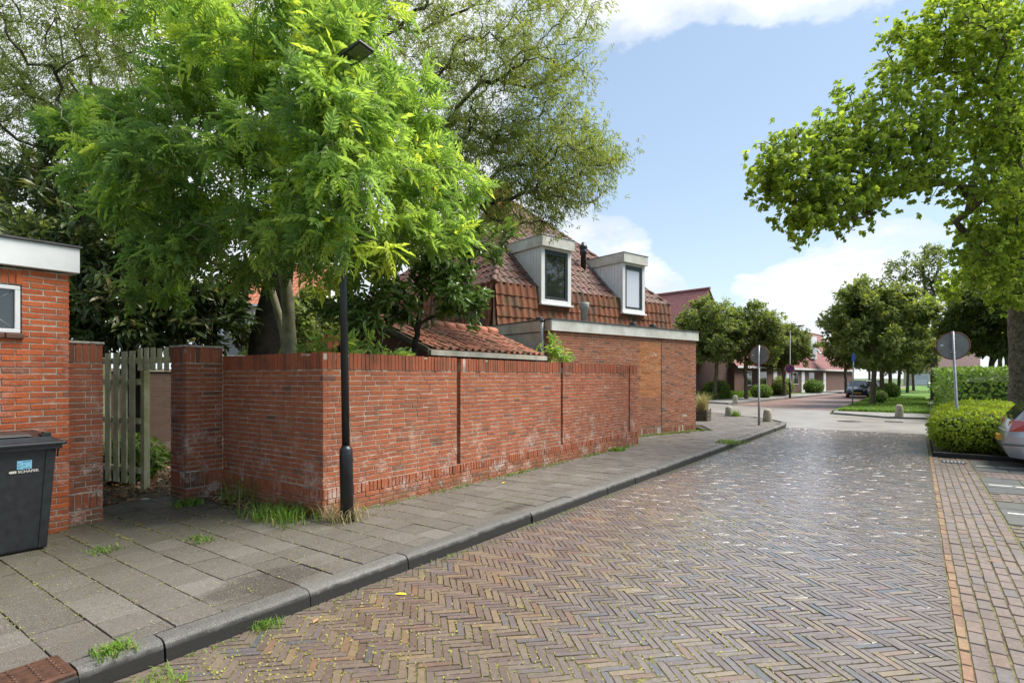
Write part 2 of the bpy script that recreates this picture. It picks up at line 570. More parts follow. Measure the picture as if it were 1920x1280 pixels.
M['crumb'] = leaf_mat('seed_crumbs', [(0.0, (0.26, 0.25, 0.045)), (0.6, (0.38, 0.36, 0.08)), (1.0, (0.20, 0.21, 0.035))], transl=0.2)
M['earth'] = simple('earth', (0.075, 0.055, 0.035), 0.5, 5.0, 0.95, bump=0.6)
M['soil_grass'] = simple('far_field', (0.075, 0.12, 0.03), 0.4, 0.4, 0.95)
M['lawn'] = simple('lawn', (0.10, 0.21, 0.022), 0.35, 1.6, 0.9, bump=0.8, bscale=40.0)
M['asphalt'] = simple('junction_paving', (0.255, 0.235, 0.21), 0.2, 0.9, 0.38, spec=0.7, bump=0.35, bscale=24.0)
M['red_road'] = simple('red_far_road', (0.23, 0.14, 0.115), 0.2, 1.5, 0.5, spec=0.5, bump=0.3, bscale=24.0)
M['grey_path'] = simple('grey_path', (0.25, 0.24, 0.225), 0.2, 2.0, 0.55, bump=0.3, bscale=20.0)
M['white'] = simple('white_paint', (0.72, 0.73, 0.73), 0.06, 4.0, 0.45)
M['fascia'] = simple('weathered_fascia', (0.62, 0.62, 0.58), 0.14, 3.0, 0.5, c2=(0.47, 0.46, 0.40))
M['fascia_side'] = simple('weathered_shaded_board', (0.44, 0.41, 0.34), 0.25, 3.0, 0.6, c2=(0.30, 0.28, 0.22))  # weathered boards; the darker tone also paints shade on the garage's left fascia
M['cheek'] = simple('dormer_board', (0.74, 0.76, 0.78), 0.05, 5.0, 0.5)
M['roof_felt'] = simple('roof_felt', (0.085, 0.085, 0.085), 0.3, 6.0, 0.8)
M['zinc'] = simple('zinc', (0.30, 0.32, 0.34), 0.2, 6.0, 0.45, metal=0.5)
M['grey_pipe'] = simple('grey_pipe', (0.40, 0.40, 0.38), 0.1, 6.0, 0.5)
M['black_plastic'] = simple('black_plastic', (0.018, 0.019, 0.021), 0.3, 5.0, 0.42, spec=0.5)
M['bin'] = simple('bin_plastic', (0.023, 0.025, 0.027), 0.3, 14.0, 0.46, spec=0.5, bump=0.08, bscale=260.0)
M['bin_lid'] = simple('lid_plastic', (0.022, 0.025, 0.030), 0.3, 4.0, 0.3, spec=0.55)
M['flap'] = simple('lid_flap', (0.055, 0.045, 0.042), 0.3, 6.0, 0.42)
M['sticker'] = simple('sticker_blue', (0.27, 0.62, 0.80), 0.05, 5.0, 0.5)
M['print'] = simple('print_dark', (0.05, 0.07, 0.10), 0.1, 5.0, 0.6)
M['letter'] = simple('letter_cream', (0.62, 0.60, 0.52), 0.1, 5.0, 0.6)
M['lamp_black'] = simple('lamp_paint', (0.012, 0.014, 0.018), 0.3, 9.0, 0.4, spec=0.5, bump=0.06, bscale=40.0)
M['lamp_grey'] = simple('lamp_head', (0.035, 0.037, 0.04), 0.2, 9.0, 0.45)
M['lens'] = simple('lamp_lens', (0.16, 0.17, 0.14), 0.3, 30.0, 0.25)
M['galv'] = simple('galvanised', (0.33, 0.35, 0.37), 0.2, 20.0, 0.45, metal=0.4)
M['sign_back'] = simple('sign_back', (0.21, 0.22, 0.21), 0.15, 5.0, 0.55, metal=0.2)
M['sign_rim'] = simple('sign_rim_rust', (0.22, 0.075, 0.05), 0.3, 9.0, 0.6)
M['sign_blue'] = simple('sign_blue', (0.03, 0.09, 0.36), 0.05, 5.0, 0.4)
M['sign_red'] = simple('sign_red', (0.55, 0.03, 0.03), 0.05, 5.0, 0.4)
M['concrete'] = simple('bollard_concrete', (0.37, 0.34, 0.27), 0.25, 9.0, 0.9, bump=0.4, c2=(0.22, 0.20, 0.15))
M['wood_pale'] = simple('gate_wood', (0.55, 0.53, 0.36), 0.3, 6.0, 0.85, bump=0.3, c2=(0.36, 0.38, 0.17))
M['wood_box'] = simple('planter_wood', (0.13, 0.11, 0.075), 0.3, 8.0, 0.85, bump=0.3)
M['rust'] = simple('rusty_iron', (0.105, 0.050, 0.030), 0.5, 18.0, 0.55, metal=0.3, bump=0.3, c2=(0.05, 0.028, 0.02))
M['iron'] = simple('iron_grate', (0.045, 0.043, 0.042), 0.3, 12.0, 0.5, metal=0.3)
M['paint_line'] = simple('line_paint', (0.75, 0.74, 0.70), 0.15, 12.0, 0.6)
def glass_mat(name, c, rough=0.04):
    m, T, b = new_mat(name)
    b.inputs['Base Color'].default_value = (*c, 1)
    b.inputs['Roughness'].default_value = rough
    b.inputs['Specular IOR Level'].default_value = 0.9
    b.inputs['IOR'].default_value = 1.6
    return m


M['glass'] = glass_mat('window_glass', (0.02, 0.025, 0.025))
M['blind'] = glass_mat('window_blind', (0.55, 0.57, 0.64), 0.12)
M['sash'] = simple('dark_sash', (0.028, 0.034, 0.040), 0.1, 5.0, 0.4)
M['tile_house'] = brick_mat('roof_tile_brown', [(0.0, (0.105, 0.050, 0.040)), (0.5, (0.135, 0.062, 0.048)), (0.85, (0.16, 0.070, 0.048)), (1.0, (0.085, 0.056, 0.048))], dirt_amt=0.75, dirt=(0.085, 0.075, 0.045), rough=0.6)
M['tile_hung'] = brick_mat('hung_tile_orange', [(0.0, (0.15, 0.054, 0.028)), (0.5, (0.205, 0.070, 0.032)), (0.85, (0.175, 0.076, 0.038)), (1.0, (0.09, 0.052, 0.036))], dirt_amt=0.95, dirt=(0.075, 0.062, 0.028), rough=0.75)
M['tile_shed'] = brick_mat('shed_tile_red', [(0.0, (0.30, 0.115, 0.072)), (0.5, (0.38, 0.15, 0.092)), (1.0, (0.26, 0.13, 0.09))], dirt_amt=0.95, dirt=(0.125, 0.11, 0.06), rough=0.8)
M['tile_far'] = brick_mat('far_tile_red', [(0.0, (0.30, 0.085, 0.085)), (0.5, (0.36, 0.105, 0.10)), (1.0, (0.27, 0.10, 0.11))], dirt_amt=0.1, rough=0.35)
M['bark_dark'] = simple('bark_dark', (0.040, 0.034, 0.024), 0.4, 7.0, 0.95, bump=0.9, bscale=30.0)
M['bark_willow'] = simple('bark_willow', (0.085, 0.074, 0.048), 0.4, 7.0, 0.95, bump=0.7, bscale=30.0)
M['bark_pale'] = simple('bark_pale', (0.33, 0.31, 0.20), 0.3, 6.0, 0.9, bump=0.4, bscale=40.0)
M['bark_lime'] = simple('bark_lime', (0.135, 0.120, 0.088), 0.5, 11.0, 0.95, bump=1.0, bscale=22.0)
M['bark_street'] = simple('bark_street', (0.135, 0.115, 0.07), 0.3, 6.0, 0.95, bump=0.6, bscale=30.0)
M['leaf_ash'] = leaf_mat('leaf_pinnate', [(0.0, (0.165, 0.275, 0.095)), (0.3, (0.240, 0.365, 0.110)), (0.6, (0.335, 0.465, 0.115)), (0.82, (0.46, 0.58, 0.12)), (1.0, (0.60, 0.67, 0.13))], 0.6)
M['leaf_willow'] = leaf_mat('leaf_willow', [(0.0, (0.205, 0.255, 0.090)), (0.5, (0.300, 0.350, 0.110)), (0.85, (0.38, 0.415, 0.12)), (1.0, (0.34, 0.29, 0.11))], 0.58)
M['leaf_ever'] = leaf_mat('leaf_evergreen', [(0.0, (0.055, 0.088, 0.030)), (0.5, (0.090, 0.132, 0.040)), (0.8, (0.15, 0.195, 0.058)), (0.92, (0.21, 0.16, 0.07)), (1.0, (0.31, 0.32, 0.11))], 0.25, 0.34, 0.55)
M['leaf_laurel'] = leaf_mat('leaf_laurel', [(0.0, (0.070, 0.135, 0.035)), (0.5, (0.115, 0.195, 0.045)), (0.85, (0.18, 0.27, 0.055)), (1.0, (0.27, 0.32, 0.08))], 0.32, 0.34, 0.55)
M['leaf_lime'] = leaf_mat('leaf_lime', [(0.0, (0.215, 0.300, 0.060)), (0.4, (0.300, 0.395, 0.070)), (0.8, (0.385, 0.470, 0.075)), (1.0, (0.48, 0.54, 0.085))], 0.64)
M['leaf_street'] = leaf_mat('leaf_street', [(0.0, (0.120, 0.155, 0.050)), (0.5, (0.175, 0.220, 0.062)), (0.85, (0.235, 0.275, 0.070)), (1.0, (0.30, 0.31, 0.08))], 0.5)
M['leaf_hedge'] = leaf_mat('leaf_hedge', [(0.0, (0.105, 0.185, 0.035)), (0.6, (0.160, 0.255, 0.045)), (1.0, (0.23, 0.32, 0.05))], 0.35)
M['leaf_bush'] = leaf_mat('leaf_bush', [(0.0, (0.19, 0.27, 0.03)), (0.5, (0.29, 0.38, 0.035)), (1.0, (0.44, 0.48, 0.05))], 0.42)
M['grass'] = leaf_mat('grass_blade', [(0.0, (0.085, 0.18, 0.022)), (0.6, (0.145, 0.26, 0.03)), (0.85, (0.21, 0.30, 0.05)), (1.0, (0.36, 0.31, 0.13))], 0.35)
M['straw'] = leaf_mat('dry_grass', [(0.0, (0.32, 0.26, 0.13)), (0.7, (0.45, 0.38, 0.22)), (1.0, (0.20, 0.22, 0.06))], 0.3)
M['litter'] = leaf_mat('dead_leaf', [(0.0, (0.095, 0.05, 0.026)), (0.5, (0.20, 0.105, 0.05)), (0.85, (0.31, 0.19, 0.10)), (1.0, (0.42, 0.36, 0.28))], 0.1, 0.6)
M['flower'] = simple('yellow_petal', (0.75, 0.52, 0.02), 0.1, 30.0, 0.6)
M['foliage_core'] = simple('hedge_core', (0.045, 0.075, 0.018), 0.3, 6.0, 0.95)

# ------------------------------------------------------------------ ground, road, pavement
def sheet(name, poly, z, mat, thick=0.0, kind='structure', label=None):
    mb = MB()
    if thick:
        mb.prism(poly, z - thick, z)
    else:
        mb.add([(x, y, z) for x, y in poly], [tuple(range(len(poly)))])
    o = mb.build(name, mat)
    tag(o, label, None, None, kind)
    return o


def ccw(p):
    a = sum(p[i][0] * p[(i + 1) % len(p)][1] - p[(i + 1) % len(p)][0] * p[i][1] for i in range(len(p)))
    return p if a > 0 else p[::-1]


sheet('ground', [(-900, -300), (900, -300), (900, 1500), (-900, 1500)], -0.26, M['soil_grass'])
sheet('side_road', ccw([(-45, 44), (-7.9, 27.0), (-5.2, 24.4), (-3.9, 22.0), (-3.9, 21.3), (0.3, 21.3), (0.6, 22.6), (2.5, 24.0), (40, 26), (40, 31), (0.9, 29), (-1, 28.6), (-3.4, 30.5), (-3.6, 33.6), (-9.9, 37.5), (-45, 58)]), -0.128, M['asphalt'])
road = sheet('road', [(-3.72, -2.5), (0.27, -2.5), (0.27, 21.32), (-3.72, 21.32)], -0.1275, M['joint'])
strip = sheet('parking_strip', [(0.27, -2.5), (0.86, -2.5), (0.86, 15.3), (0.27, 15.3)], -0.1305, M['joint'])
bay = sheet('parking_bay', [(0.86, -2.5), (8.0, -2.5), (8.0, 15.3), (0.86, 15.3)], -0.1315, M['joint'])

# herringbone clinkers at 45 degrees to the road
PW, NB = 0.0530, 4
protos = []
for k in range(10):
    v, f = chamfer_box(NB * PW - 0.0095, PW - 0.0095, 0.05, 0.0014, 0.0030)
    protos.append(proto('clinker', v, f, M['road_brick'], k / 10))
c45 = math.sqrt(.5)
MMs, idx = [], []
clipV, clipF, clipR = [], [], []
X0, X1, Y0, Y1 = -3.69, 0.20, 0.6, 21.3
span = int(30 / PW)


def herr(kind, cu, cv):
    """centre in (u, v) pattern space -> world"""
    return (c45 * (cu - cv), c45 * (cu + cv))


def clip_poly(poly, ax, lim, sign):
    out = []
    for i in range(len(poly)):
        p, q = poly[i], poly[(i + 1) % len(poly)]
        a, b = sign * (p[ax] - lim), sign * (q[ax] - lim)
        if a >= 0: out.append(p)
        if (a >= 0) != (b >= 0):
            t = a / (a - b)
            out.append((p[0] + (q[0] - p[0]) * t, p[1] + (q[1] - p[1]) * t))
    return out


edge_mb = MB()
for kind in (0, 1):
    for m_ in range(-90, 90):
        mid = (-8 * m_ if kind == 0 else -8 * m_ + 3) / 2
        for row in range(int(mid - 40), int(mid + 64)):
            if kind == 0:
                x = row + 2 * NB * m_; y = row
                cu, cv = (x + NB / 2) * PW, (y + .5) * PW
            else:
                x = row; y = row - (2 * NB - 1) + 2 * NB * m_
                cu, cv = (x + .5) * PW, (y + NB / 2) * PW
            cv = -cv
            wx, wy = c45 * (cu - cv) - 1.7, c45 * (cu + cv)
            if wy < Y0 or wy > Y1 or wx < X0 - .12 or wx > X1 + .12: continue
            ang = R(45) if kind == 0 else R(135)
            ang += random.gauss(0, 0.012)
            ex = np.array([math.cos(ang), math.sin(ang), random.gauss(0, .005)])
            ey = np.array([-math.sin(ang), math.cos(ang), random.gauss(0, .010)])
            ez = np.cross(ex, ey)
            sc = 1 + random.gauss(0, .012)
            # gentle ruts and hollows of an old surface
            zz = -0.1205 + 0.0025 * math.sin(wx * 2.1 + wy * .4) + 0.002 * math.sin(wy * 1.3 - wx) + random.gauss(0, .0012)
            hx = NB * PW / 2 * c45 + .03
            if X0 + hx < wx < X1 - hx:
                MMs.append(frame((wx, wy, zz), ex, ey, ez, (sc, sc, 1))); idx.append(random.randrange(10))
            else:
                a, b = (NB * PW - .0105) / 2, (PW - .0105) / 2
                poly = [(wx + ex[0] * s * a + ey[0] * t * b, wy + ex[1] * s * a + ey[1] * t * b) for s, t in ((-1, -1), (1, -1), (1, 1), (-1, 1))]
                poly = clip_poly(clip_poly(poly, 0, X0, 1), 0, X1, -1)
                if len(poly) >= 3: edge_mb.prism(poly, zz - .03, zz)
place(road, protos, MMs, idx, 'brick', M['road_brick'], 300, 'brick_paving')
edge_mb.build('cut_bricks', M['road_brick'], road, kind='stuff')
ROADM = np.array(MMs)

# edge course and running-bond strip
protos = [proto('edge_clinker', *chamfer_box(.205, .058, .05, .006, .002), M['edge_brick'], k / 6) for k in range(6)]
MMs, idx = [], []
y = -1.0
while y < 15.3:
    MMs.append(frame((.2375 + random.gauss(0, .002), y, -.119 + random.gauss(0, .002)), (0, 1, 0), (-1, 0, random.gauss(0, .02)), (0, 0, 1))); idx.append(random.randrange(6)); y += .217
place(strip, protos, MMs, idx, 'edge_brick', M['edge_brick'], 300, 'edge_bricks')
protos = [proto('strip_paver', *chamfer_box(.199, .0885, .05, .006, .002), M['strip_brick'], k / 8) for k in range(8)]
MMs, idx = [], []
for r_ in range(6):
    y = -1.0 + (r_ % 2) * .105 + random.gauss(0, .01)
    while y < 15.2:
        MMs.append(frame((.315 + r_ * .0965 + random.gauss(0, .002), y, -.120 + random.gauss(0, .002)), (0, 1, random.gauss(0, .01)), (-1, 0, random.gauss(0, .02)), (0, 0, 1))); idx.append(random.randrange(8)); y += .2075
place(strip, protos, MMs, idx, 'brick', M['strip_brick'], 300, 'strip_bricks')
# parking bay: mossy bricks with dark slabs round the bay marks
protos = [proto('bay_paver', *chamfer_box(.199, .0905, .05, .006, .002), M['strip_brick'], k / 8) for k in range(8)]
pslab = [proto('bay_slab', *chamfer_box(.492, .492, .05, .008, .002), M['dark_slab'], k / 4) for k in range(4)]
BAYS = [(4.05, 5.55), (6.4, 7.9), (8.77, 10.27), (11.1, 12.6), (13.5, 15.0)]
MMs, idx, SM, si = [], [], [], []
yy = -1.0; r_ = 0
while yy < 15.2:
    inb = any(a - .05 < yy < b + .05 for a, b in BAYS)
    x = .97 + (r_ % 2) * .104
    while x < 7:
        if not inb:
            MMs.append(frame((x, yy, -.121 + random.gauss(0, .002)), (1, 0, 0), (0, 1, random.gauss(0, .02)), (0, 0, 1))); idx.append(random.randrange(8))
        x += .208
    yy += .1; r_ += 1
for a, b in BAYS:
    for i in range(3):
        for j in range(8):
            SM.append(frame((1.115 + j * .5, a + .25 + i * .5, -.120 + random.gauss(0, .001)), (1, 0, 0), (0, 1, 0), (0, 0, 1))); si.append(random.randrange(4))
place(bay, protos, MMs, idx, 'brick', M['strip_brick'], 200, 'bay_bricks')
place(bay, pslab, SM, si, 'dark_slab', M['dark_slab'], 300, 'dark_slabs')
for a, b in BAYS[2:]:
    yc = (a + b) / 2 - .05
    mb = MB()
    zt = -.116
    mb.add([(.93, yc - .03, zt), (1.22, yc - .02, zt), (1.22, yc + .02, zt), (.93, yc + .03, zt)], [(0, 1, 2, 3)])
    for sgn in (-1, 1):
        pr = [(1.22, 0), (1.40, .055), (1.62, .075), (1.84, .05), (2.0, 0)]
        for (xa, da), (xb, db) in zip(pr, pr[1:]):
            q = [(xa, yc + sgn * (da - .018), zt), (xb, yc + sgn * (db - .018), zt), (xb, yc + sgn * (db + .018), zt), (xa, yc + sgn * (da + .018), zt)]
            mb.add(q if sgn > 0 else q[::-1], [(0, 1, 2, 3)])
    mb.build('bay_marking', M['paint_line'], bay)

# pavement: 30 x 30 slabs in half bond, rows across the pavement
PAVPOLY = ccw([(-3.853, -2.5), (-3.853, 21.2), (-4.05, 22.3), (-5.3, 24.3), (-7.95, 26.85), (-30, 37.5), (-30, 30), (-8.6, 22.0), (-5.2, 17.6), (-7.4, 11.4), (-7.4, 9), (-9.9, 9), (-9.9, -2.5)])
pav = sheet('pavement', PAVPOLY, -0.03, M['joint_slab'], 0.2)


def inside(poly, x, y):
    c = False
    for i in range(len(poly)):
        (ax, ay), (bx, by) = poly[i], poly[(i + 1) % len(poly)]
        if (ay > y) != (by > y) and x < (bx - ax) * (y - ay) / (by - ay) + ax: c = not c
    return c


protos = [proto('slab', *chamfer_box(.2915, .2915, .04, .002, .003), M['slab'], k / 8) for k in range(8)]
hprotos = proto('half_slab', *chamfer_box(.1415, .2915, .04, .002, .003), M['slab'], .5)
protos.append(hprotos)
MMs, idx = [], []
for r_ in range(-8, 92):
    y = r_ * .3
    kx = -3.865
    if r_ % 2:
        lst = [(kx - .075, 8)] + [(kx - .15 - .15 - .3 * i, None) for i in range(20)]
    else:
        lst = [(kx - .15 - .3 * i, None) for i in range(20)]
    for x, kk in lst:
        if not all(inside(PAVPOLY, x + dx, y + dy) for dx, dy in ((.05, .14), (-.14 if kk is None else -.06, .14), (.05, -.14), (-.14 if kk is None else -.06, -.14))): continue
        if 4.15 < y < 12.5 and x < -5.7: continue
        if y <= 4.15 and x < -8.3: continue
        if y < 1.9 and x < -7.3: continue
        dip = -.016 * math.exp(-((x + 4.15) ** 2 + (y - 2.55) ** 2) / .12) - .012 * math.exp(-((x + 4.05) ** 2 / .02 + (y - 5.6) ** 2 / .1))
        ex = np.array([1, random.gauss(0, .003), random.gauss(0, .003)]); ey = np.array([0, 1, random.gauss(0, .003)])
        MMs.append(frame((x, y, .002 + dip + random.gauss(0, .0015)), ex, ey, np.cross(ex, ey))); idx.append(random.randrange(8) if kk is None else 8)
place(pav, protos, MMs, idx, 'slab', M['slab'], 300, 'slabs')

# kerb stones
def kerb_mat():
    m = paving_mat('kerb_concrete', [(0.0, (0.085, 0.082, 0.075)), (1.0, (0.120, 0.116, 0.106))], rough=(0.6, 0.8), dirt=0.5, spec=0.35, speck=0.55, nsc=60.0, dirtc=(0.06, 0.05, 0.03))
    T = NT(m.node_tree); b = T.n['Principled BSDF']
    src = b.inputs['Base Color'].links[0].from_socket
    p = pos_of(T)
    sep = T.node('ShaderNodeSeparateXYZ'); T.put(sep.inputs[0], p)
    # splash dirt and tyre rub on the side towards the road
    f = T.math('ADD', T.math('MULTIPLY', sep.outputs[2], -22.0), T.math('MULTIPLY', T.math('SUBTRACT', T.noise(p, 9.0, 5.0, 0.7), 0.5), 1.6))
    f = T.ramp(f, [(0.25, 0.0), (0.9, 1.0)])
    T.put(b.inputs['Base Color'], T.mix(T.math('MULTIPLY', f, 0.95), src, (0.014, 0.0135, 0.012)))
    return m


M['kerb'] = kerb_mat()
kerb = empty('kerb', (-3.7, 9, -0.1), 'long grey concrete kerb between pavement and clinker road', None, None, 'structure')
prof = [(-.156, -.24), (-.156, -.001), (-.060, 0.0), (-.032, -.007), (-.014, -.024), (-.004, -.05), (0.004, -.12), (.006, -.24)]


def kerb_proto(L):
    v = [(x0, px, pz) for x0 in (-L / 2, L / 2) for px, pz in prof]
    f = [(i, i + 1, 8 + i + 1, 8 + i) for i in range(7)] + [(0, 3, 2, 1), (0, 5, 4, 3), (0, 7, 6, 5), (8, 9, 10, 11), (8, 11, 12, 13), (8, 13, 14, 15)]
    return proto('kerb_stone', v, f, M['kerb'])


kp = [kerb_proto(.992) for k in range(3)]
MMs, idx = [], []
# local y (towards road) = +X ; local x = -Y so the frame stays right handed
for i in range(24):
    y = -2.0 + i * 1.0 + .02
    if y > 20.6 or -.1 < y < 1.1: continue
    a_ = random.gauss(0, .004)
    MMs.append(frame((-3.70 + random.gauss(0, .004), y, .004 + random.gauss(0, .003)), (a_, -1, 0), (1, a_, 0), (0, 0, 1))); idx.append(i % 3)
for ya_, yb_ in ((-.48, .455), (1.09, 1.515)):
    MMs.append(frame((-3.70, (ya_ + yb_) / 2, .004), (0, -(yb_ - ya_), 0), (1, 0, 0), (0, 0, 1))); idx.append(0)
arc = [(-3.70, 20.5), (-3.70, 21.2), (-3.86, 22.35), (-4.35, 23.25), (-5.12, 24.3), (-6.3, 25.4), (-7.85, 26.75), (-12, 28.8), (-20, 32.7), (-30, 37.6)]
for (xa, ya), (xb, yb) in zip(arc, arc[1:]):
    L = math.hypot(xb - xa, yb - ya); n = max(1, round(L / 1.0))
    tx, ty = (xb - xa) / L, (yb - ya) / L
    for j in range(n):
        t = (j + .5) / n
        MMs.append(frame((xa + (xb - xa) * t, ya + (yb - ya) * t, .004), (-tx * L / n / 1.0, -ty * L / n / 1.0, 0), (ty, -tx, 0), (0, 0, 1))); idx.append(j % 3)
place(kerb, kp, MMs, idx, 'kerb_stone', M['kerb'], 300, 'kerb_stones')

# far side of the junction
sheet('verge_apron', ccw([(-3.3, 30.9), (-1.0, 28.9), (1.6, 29.3), (1.6, 31.9), (-3.4, 32.6)]), -0.06, M['grey_path'], 0.12)
lawn = sheet('grass_verge', ccw([(-3.45, 32.6), (-.5, 32.0), (.45, 32.2), (.85, 60), (2.4, 140), (-1.2, 140), (-3.2, 60)]), -0.03, M['lawn'], 0.14)
sheet('footpath', ccw([(.47, 31.92), (1.6, 31.92), (2.6, 60), (4.5, 140), (2.42, 140), (.87, 60)]), -0.055, M['grey_path'], 0.12)
sheet('far_road', ccw([(-9.7, 37.6), (-3.62, 33.6), (-3.3, 60), (-1.3, 140), (-5.6, 140), (-7.1, 64)]), -0.122, M['red_road'])
FARP = ccw([(-9.9, 37.6), (-7.2, 64), (-5.7, 140), (-8.2, 140), (-9.3, 64), (-12.2, 41.5), (-30, 52), (-30, 49.4)])
sheet('far_pavement', FARP, 0.0, M['grey_path'], 0.14)
sheet('front_garden', ccw([(-12.25, 41.5), (-9.35, 64), (-8.25, 140), (-20, 140), (-40, 60), (-30, 52.05)]), -0.01, M['lawn'], 0.12)
sheet('planting_bed', [(0.30, 15.42), (12, 15.42), (12, 22.6), (0.62, 22.6), (0.30, 21.0)], -0.06, M['earth'], 0.12)
sheet('bed_edging', [(0.28, 15.31), (12, 15.31), (12, 15.41), (0.28, 15.41)], -0.02, M['kerb'], 0.2)
sheet('garden_ground', [(-40, 4.1), (-5.7, 4.1), (-5.7, 11.3), (-7.3, 11.3), (-9.9, 12.1), (-9.9, 30), (-40, 30)], -0.002, M['earth'], 0.1)
sheet('garden_path', [(-40, -2.5), (-9.92, -2.5), (-9.92, 4.08), (-40, 4.08)], -0.004, M['earth'], 0.1)

# ------------------------------------------------------------------ brick walls
UP = np.array([0, 0, 1.0])


def wall_bricks(o, e, n, length, z0, courses, pitch=.0615, L=.21, t0=(0, 0), t1=(0, 0), off=0.0, holes=(), jit=.0014, wild=0.0, half=.5):
    """matrices of bricks on one face. o: start (x, y); e: unit direction; n: outward normal"""
    e3 = np.array([e[0], e[1], 0.0]); n3 = np.array([n[0], n[1], 0.0])
    res = []
    step = L + .010
    for k in range(courses):
        a, b = t0[k % 2], length - t1[k % 2]
        z = z0 + (k + .5) * pitch
        x = a - (half * step if (k % 2) else 0) - random.random() * wild * step + off
        while x < b:
            l_ = L * (0.5 if random.random() < wild * .5 else 1.0)
            x0_, x1_ = max(x, a), min(x + l_, b)
            if b - x1_ < .05: x1_ = b
            x += l_ + .010
            for hx0, hx1, hz0, hz1 in holes:
                if hz0 < z < hz1 and x1_ > hx0 and x0_ < hx1:
                    if x0_ < hx0: x1_ = hx0
                    elif x1_ > hx1: x0_ = hx1
                    else: x1_ = x0_
            if x1_ - x0_ < .03: continue
            mid, ln = (x0_ + x1_) / 2, x1_ - x0_
            p = np.array([o[0], o[1], 0.0]) + e3 * mid + n3 * random.gauss(0, jit) + UP * (z + random.gauss(0, jit * .4))
            ez = UP + e3 * random.gauss(0, .008)
            res.append(frame(p, e3 + UP * random.gauss(0, .006), n3 + e3 * random.gauss(0, .006), ez, (ln / L, 1, 1)))
    return res


def soldier_bricks(o, e, n, length, z0, h, pitch=.0605, proud=0.0, skip=0.0, wjit=.0):
    e3 = np.array([e[0], e[1], 0.0]); n3 = np.array([n[0], n[1], 0.0])
    res = []
    k = max(1, round(length / pitch)); pt = length / k
    for i in range(k):
        hh = h - (.035 if random.random() < skip else 0)
        p = np.array([o[0], o[1], 0.0]) + e3 * (i + .5) * pt + n3 * (proud + random.gauss(0, .003)) + UP * (z0 + hh / 2 + random.gauss(0, .002))
        res.append(frame(p, e3 + UP * random.gauss(0, .008), n3, UP + e3 * random.gauss(0, .012), (pt / .0605, 1, hh)))
    return res


def brick_protos(mat, L=.21, H=.0505, D=.055, n=8):
    return [proto('brick', *chamfer_box(L, H, D, .0035, .0016, up=1), mat, k / n) for k in range(n)]


def soldier_protos(mat, D, n=6):
    # unit height, scaled per piece
    out = []
    for k in range(n):
        v, f = chamfer_box(.0525, 1.0, D, .0035, .0012, up=1)
        v = v.copy(); v[:, 2] = np.clip(v[:, 2], -.499, .499)
        out.append(proto('soldier_brick', v, f, mat, k / n))
    return out


def rid(n, k): return [random.randrange(k) for _ in range(n)]


# --- garden wall: front along the pavement (x = -5.48) and the return to the gate (y = 3.90)
WX, WY0, WY1, WT = -5.48, 3.90, 12.74, .22
gw = empty('garden_wall', (WX, 8, 0), 'long weathered red brick garden wall along the pavement with soldier course coping', 'wall')
PB = brick_protos(M['brick_wall'])
bm = []
SLOTS = [6.23, 9.19, 12.27]
segs = [(WY0, 6.19), (6.27, 9.15), (9.23, 12.23), (12.31, WY1)]
zB, nC, pit = .335, 22, .0615
z_top = zB + nC * pit
mort = MB()
for si, (ya, yb) in enumerate(segs):
    bm += wall_bricks((WX, ya), (0, 1), (1, 0), yb - ya, zB, nC, wild=.25, t0=(0.0, .058) if si == 0 else (0, 0))
    mort.box(WX - WT + .01, WX - .0045, ya + (.01 if si == 0 else .004), yb - .004, .0, z_top + .19)
# slot backs
for s in SLOTS:
    mort.box(WX - WT + .012, WX - .075, s - .05, s + .05, .3, z_top + .15)
# return wall faces -y
bm += wall_bricks((-7.72, WY0), (1, 0), (0, -1), 2.24, zB, nC, wild=.25, t1=(.058, 0.0))
mort.box(-7.72, WX - .012, WY0 + .0045, WY0 + WT, 0, z_top + .19)
# plinth below the band: three courses, a little proud; front and return
pl = []
for si, (ya, yb) in enumerate([(WY0 - .012, WY1)]):
    pl += wall_bricks((WX + .022, ya), (0, 1), (1, 0), yb - ya, -.035, 4, pitch=.0605, t0=(0, .058))
pl += wall_bricks((-7.72, WY0 - .016), (1, 0), (0, -1), 2.24 + .02, -.035, 4, pitch=.0605, t1=(.058, 0.0))
mort.box(WX - .1, WX + .014, WY0, WY1 - .004, -.05, .200)
mort.box(-7.72, WX + .01, WY0 - .008, WY0 + .1, -.05, .198)
# north end
bm += wall_bricks((WX - .01, WY1 + .006), (-1, 0), (0, 1), WT - .02, zB, nC)
mort.build('mortar', M['mortar_dark'], gw)
place(gw, PB, bm + pl, rid(len(bm) + len(pl), 8), 'brick', M['brick_wall'], 300, 'bricks')
cp = soldier_protos(M['brick_cope'], .235)
cm = []
for si, (ya, yb) in enumerate(segs):
    dz = (0.0, -.008, .004, -.012)[si]
    cm += soldier_bricks((WX, ya + (.06 if si == 0 else 0)), (0, 1), (1, 0), yb - ya - (.06 if si == 0 else 0), z_top + .010, .195 + dz, proud=.004, skip=.05)
cm += soldier_bricks((-7.72, WY0), (1, 0), (0, -1), 2.24, z_top + .010, .195, proud=.005, skip=.04)
place(gw, cp, cm, rid(len(cm), 6), 'coping_brick', M['brick_cope'], 300, 'coping_bricks')
bp_ = soldier_protos(M['brick_wall'], .06)
pm = soldier_bricks((WX, WY0 - .012), (0, 1), (1, 0), WY1 - WY0 + .012, .212, .113, proud=.020)
pm += soldier_bricks((-7.72, WY0), (1, 0), (0, -1), 2.24 - .06, .212, .113, proud=.016)
place(gw, bp_, pm, rid(len(pm), 6), 'plinth_brick', M['brick_wall'], 300, 'plinth_bricks')

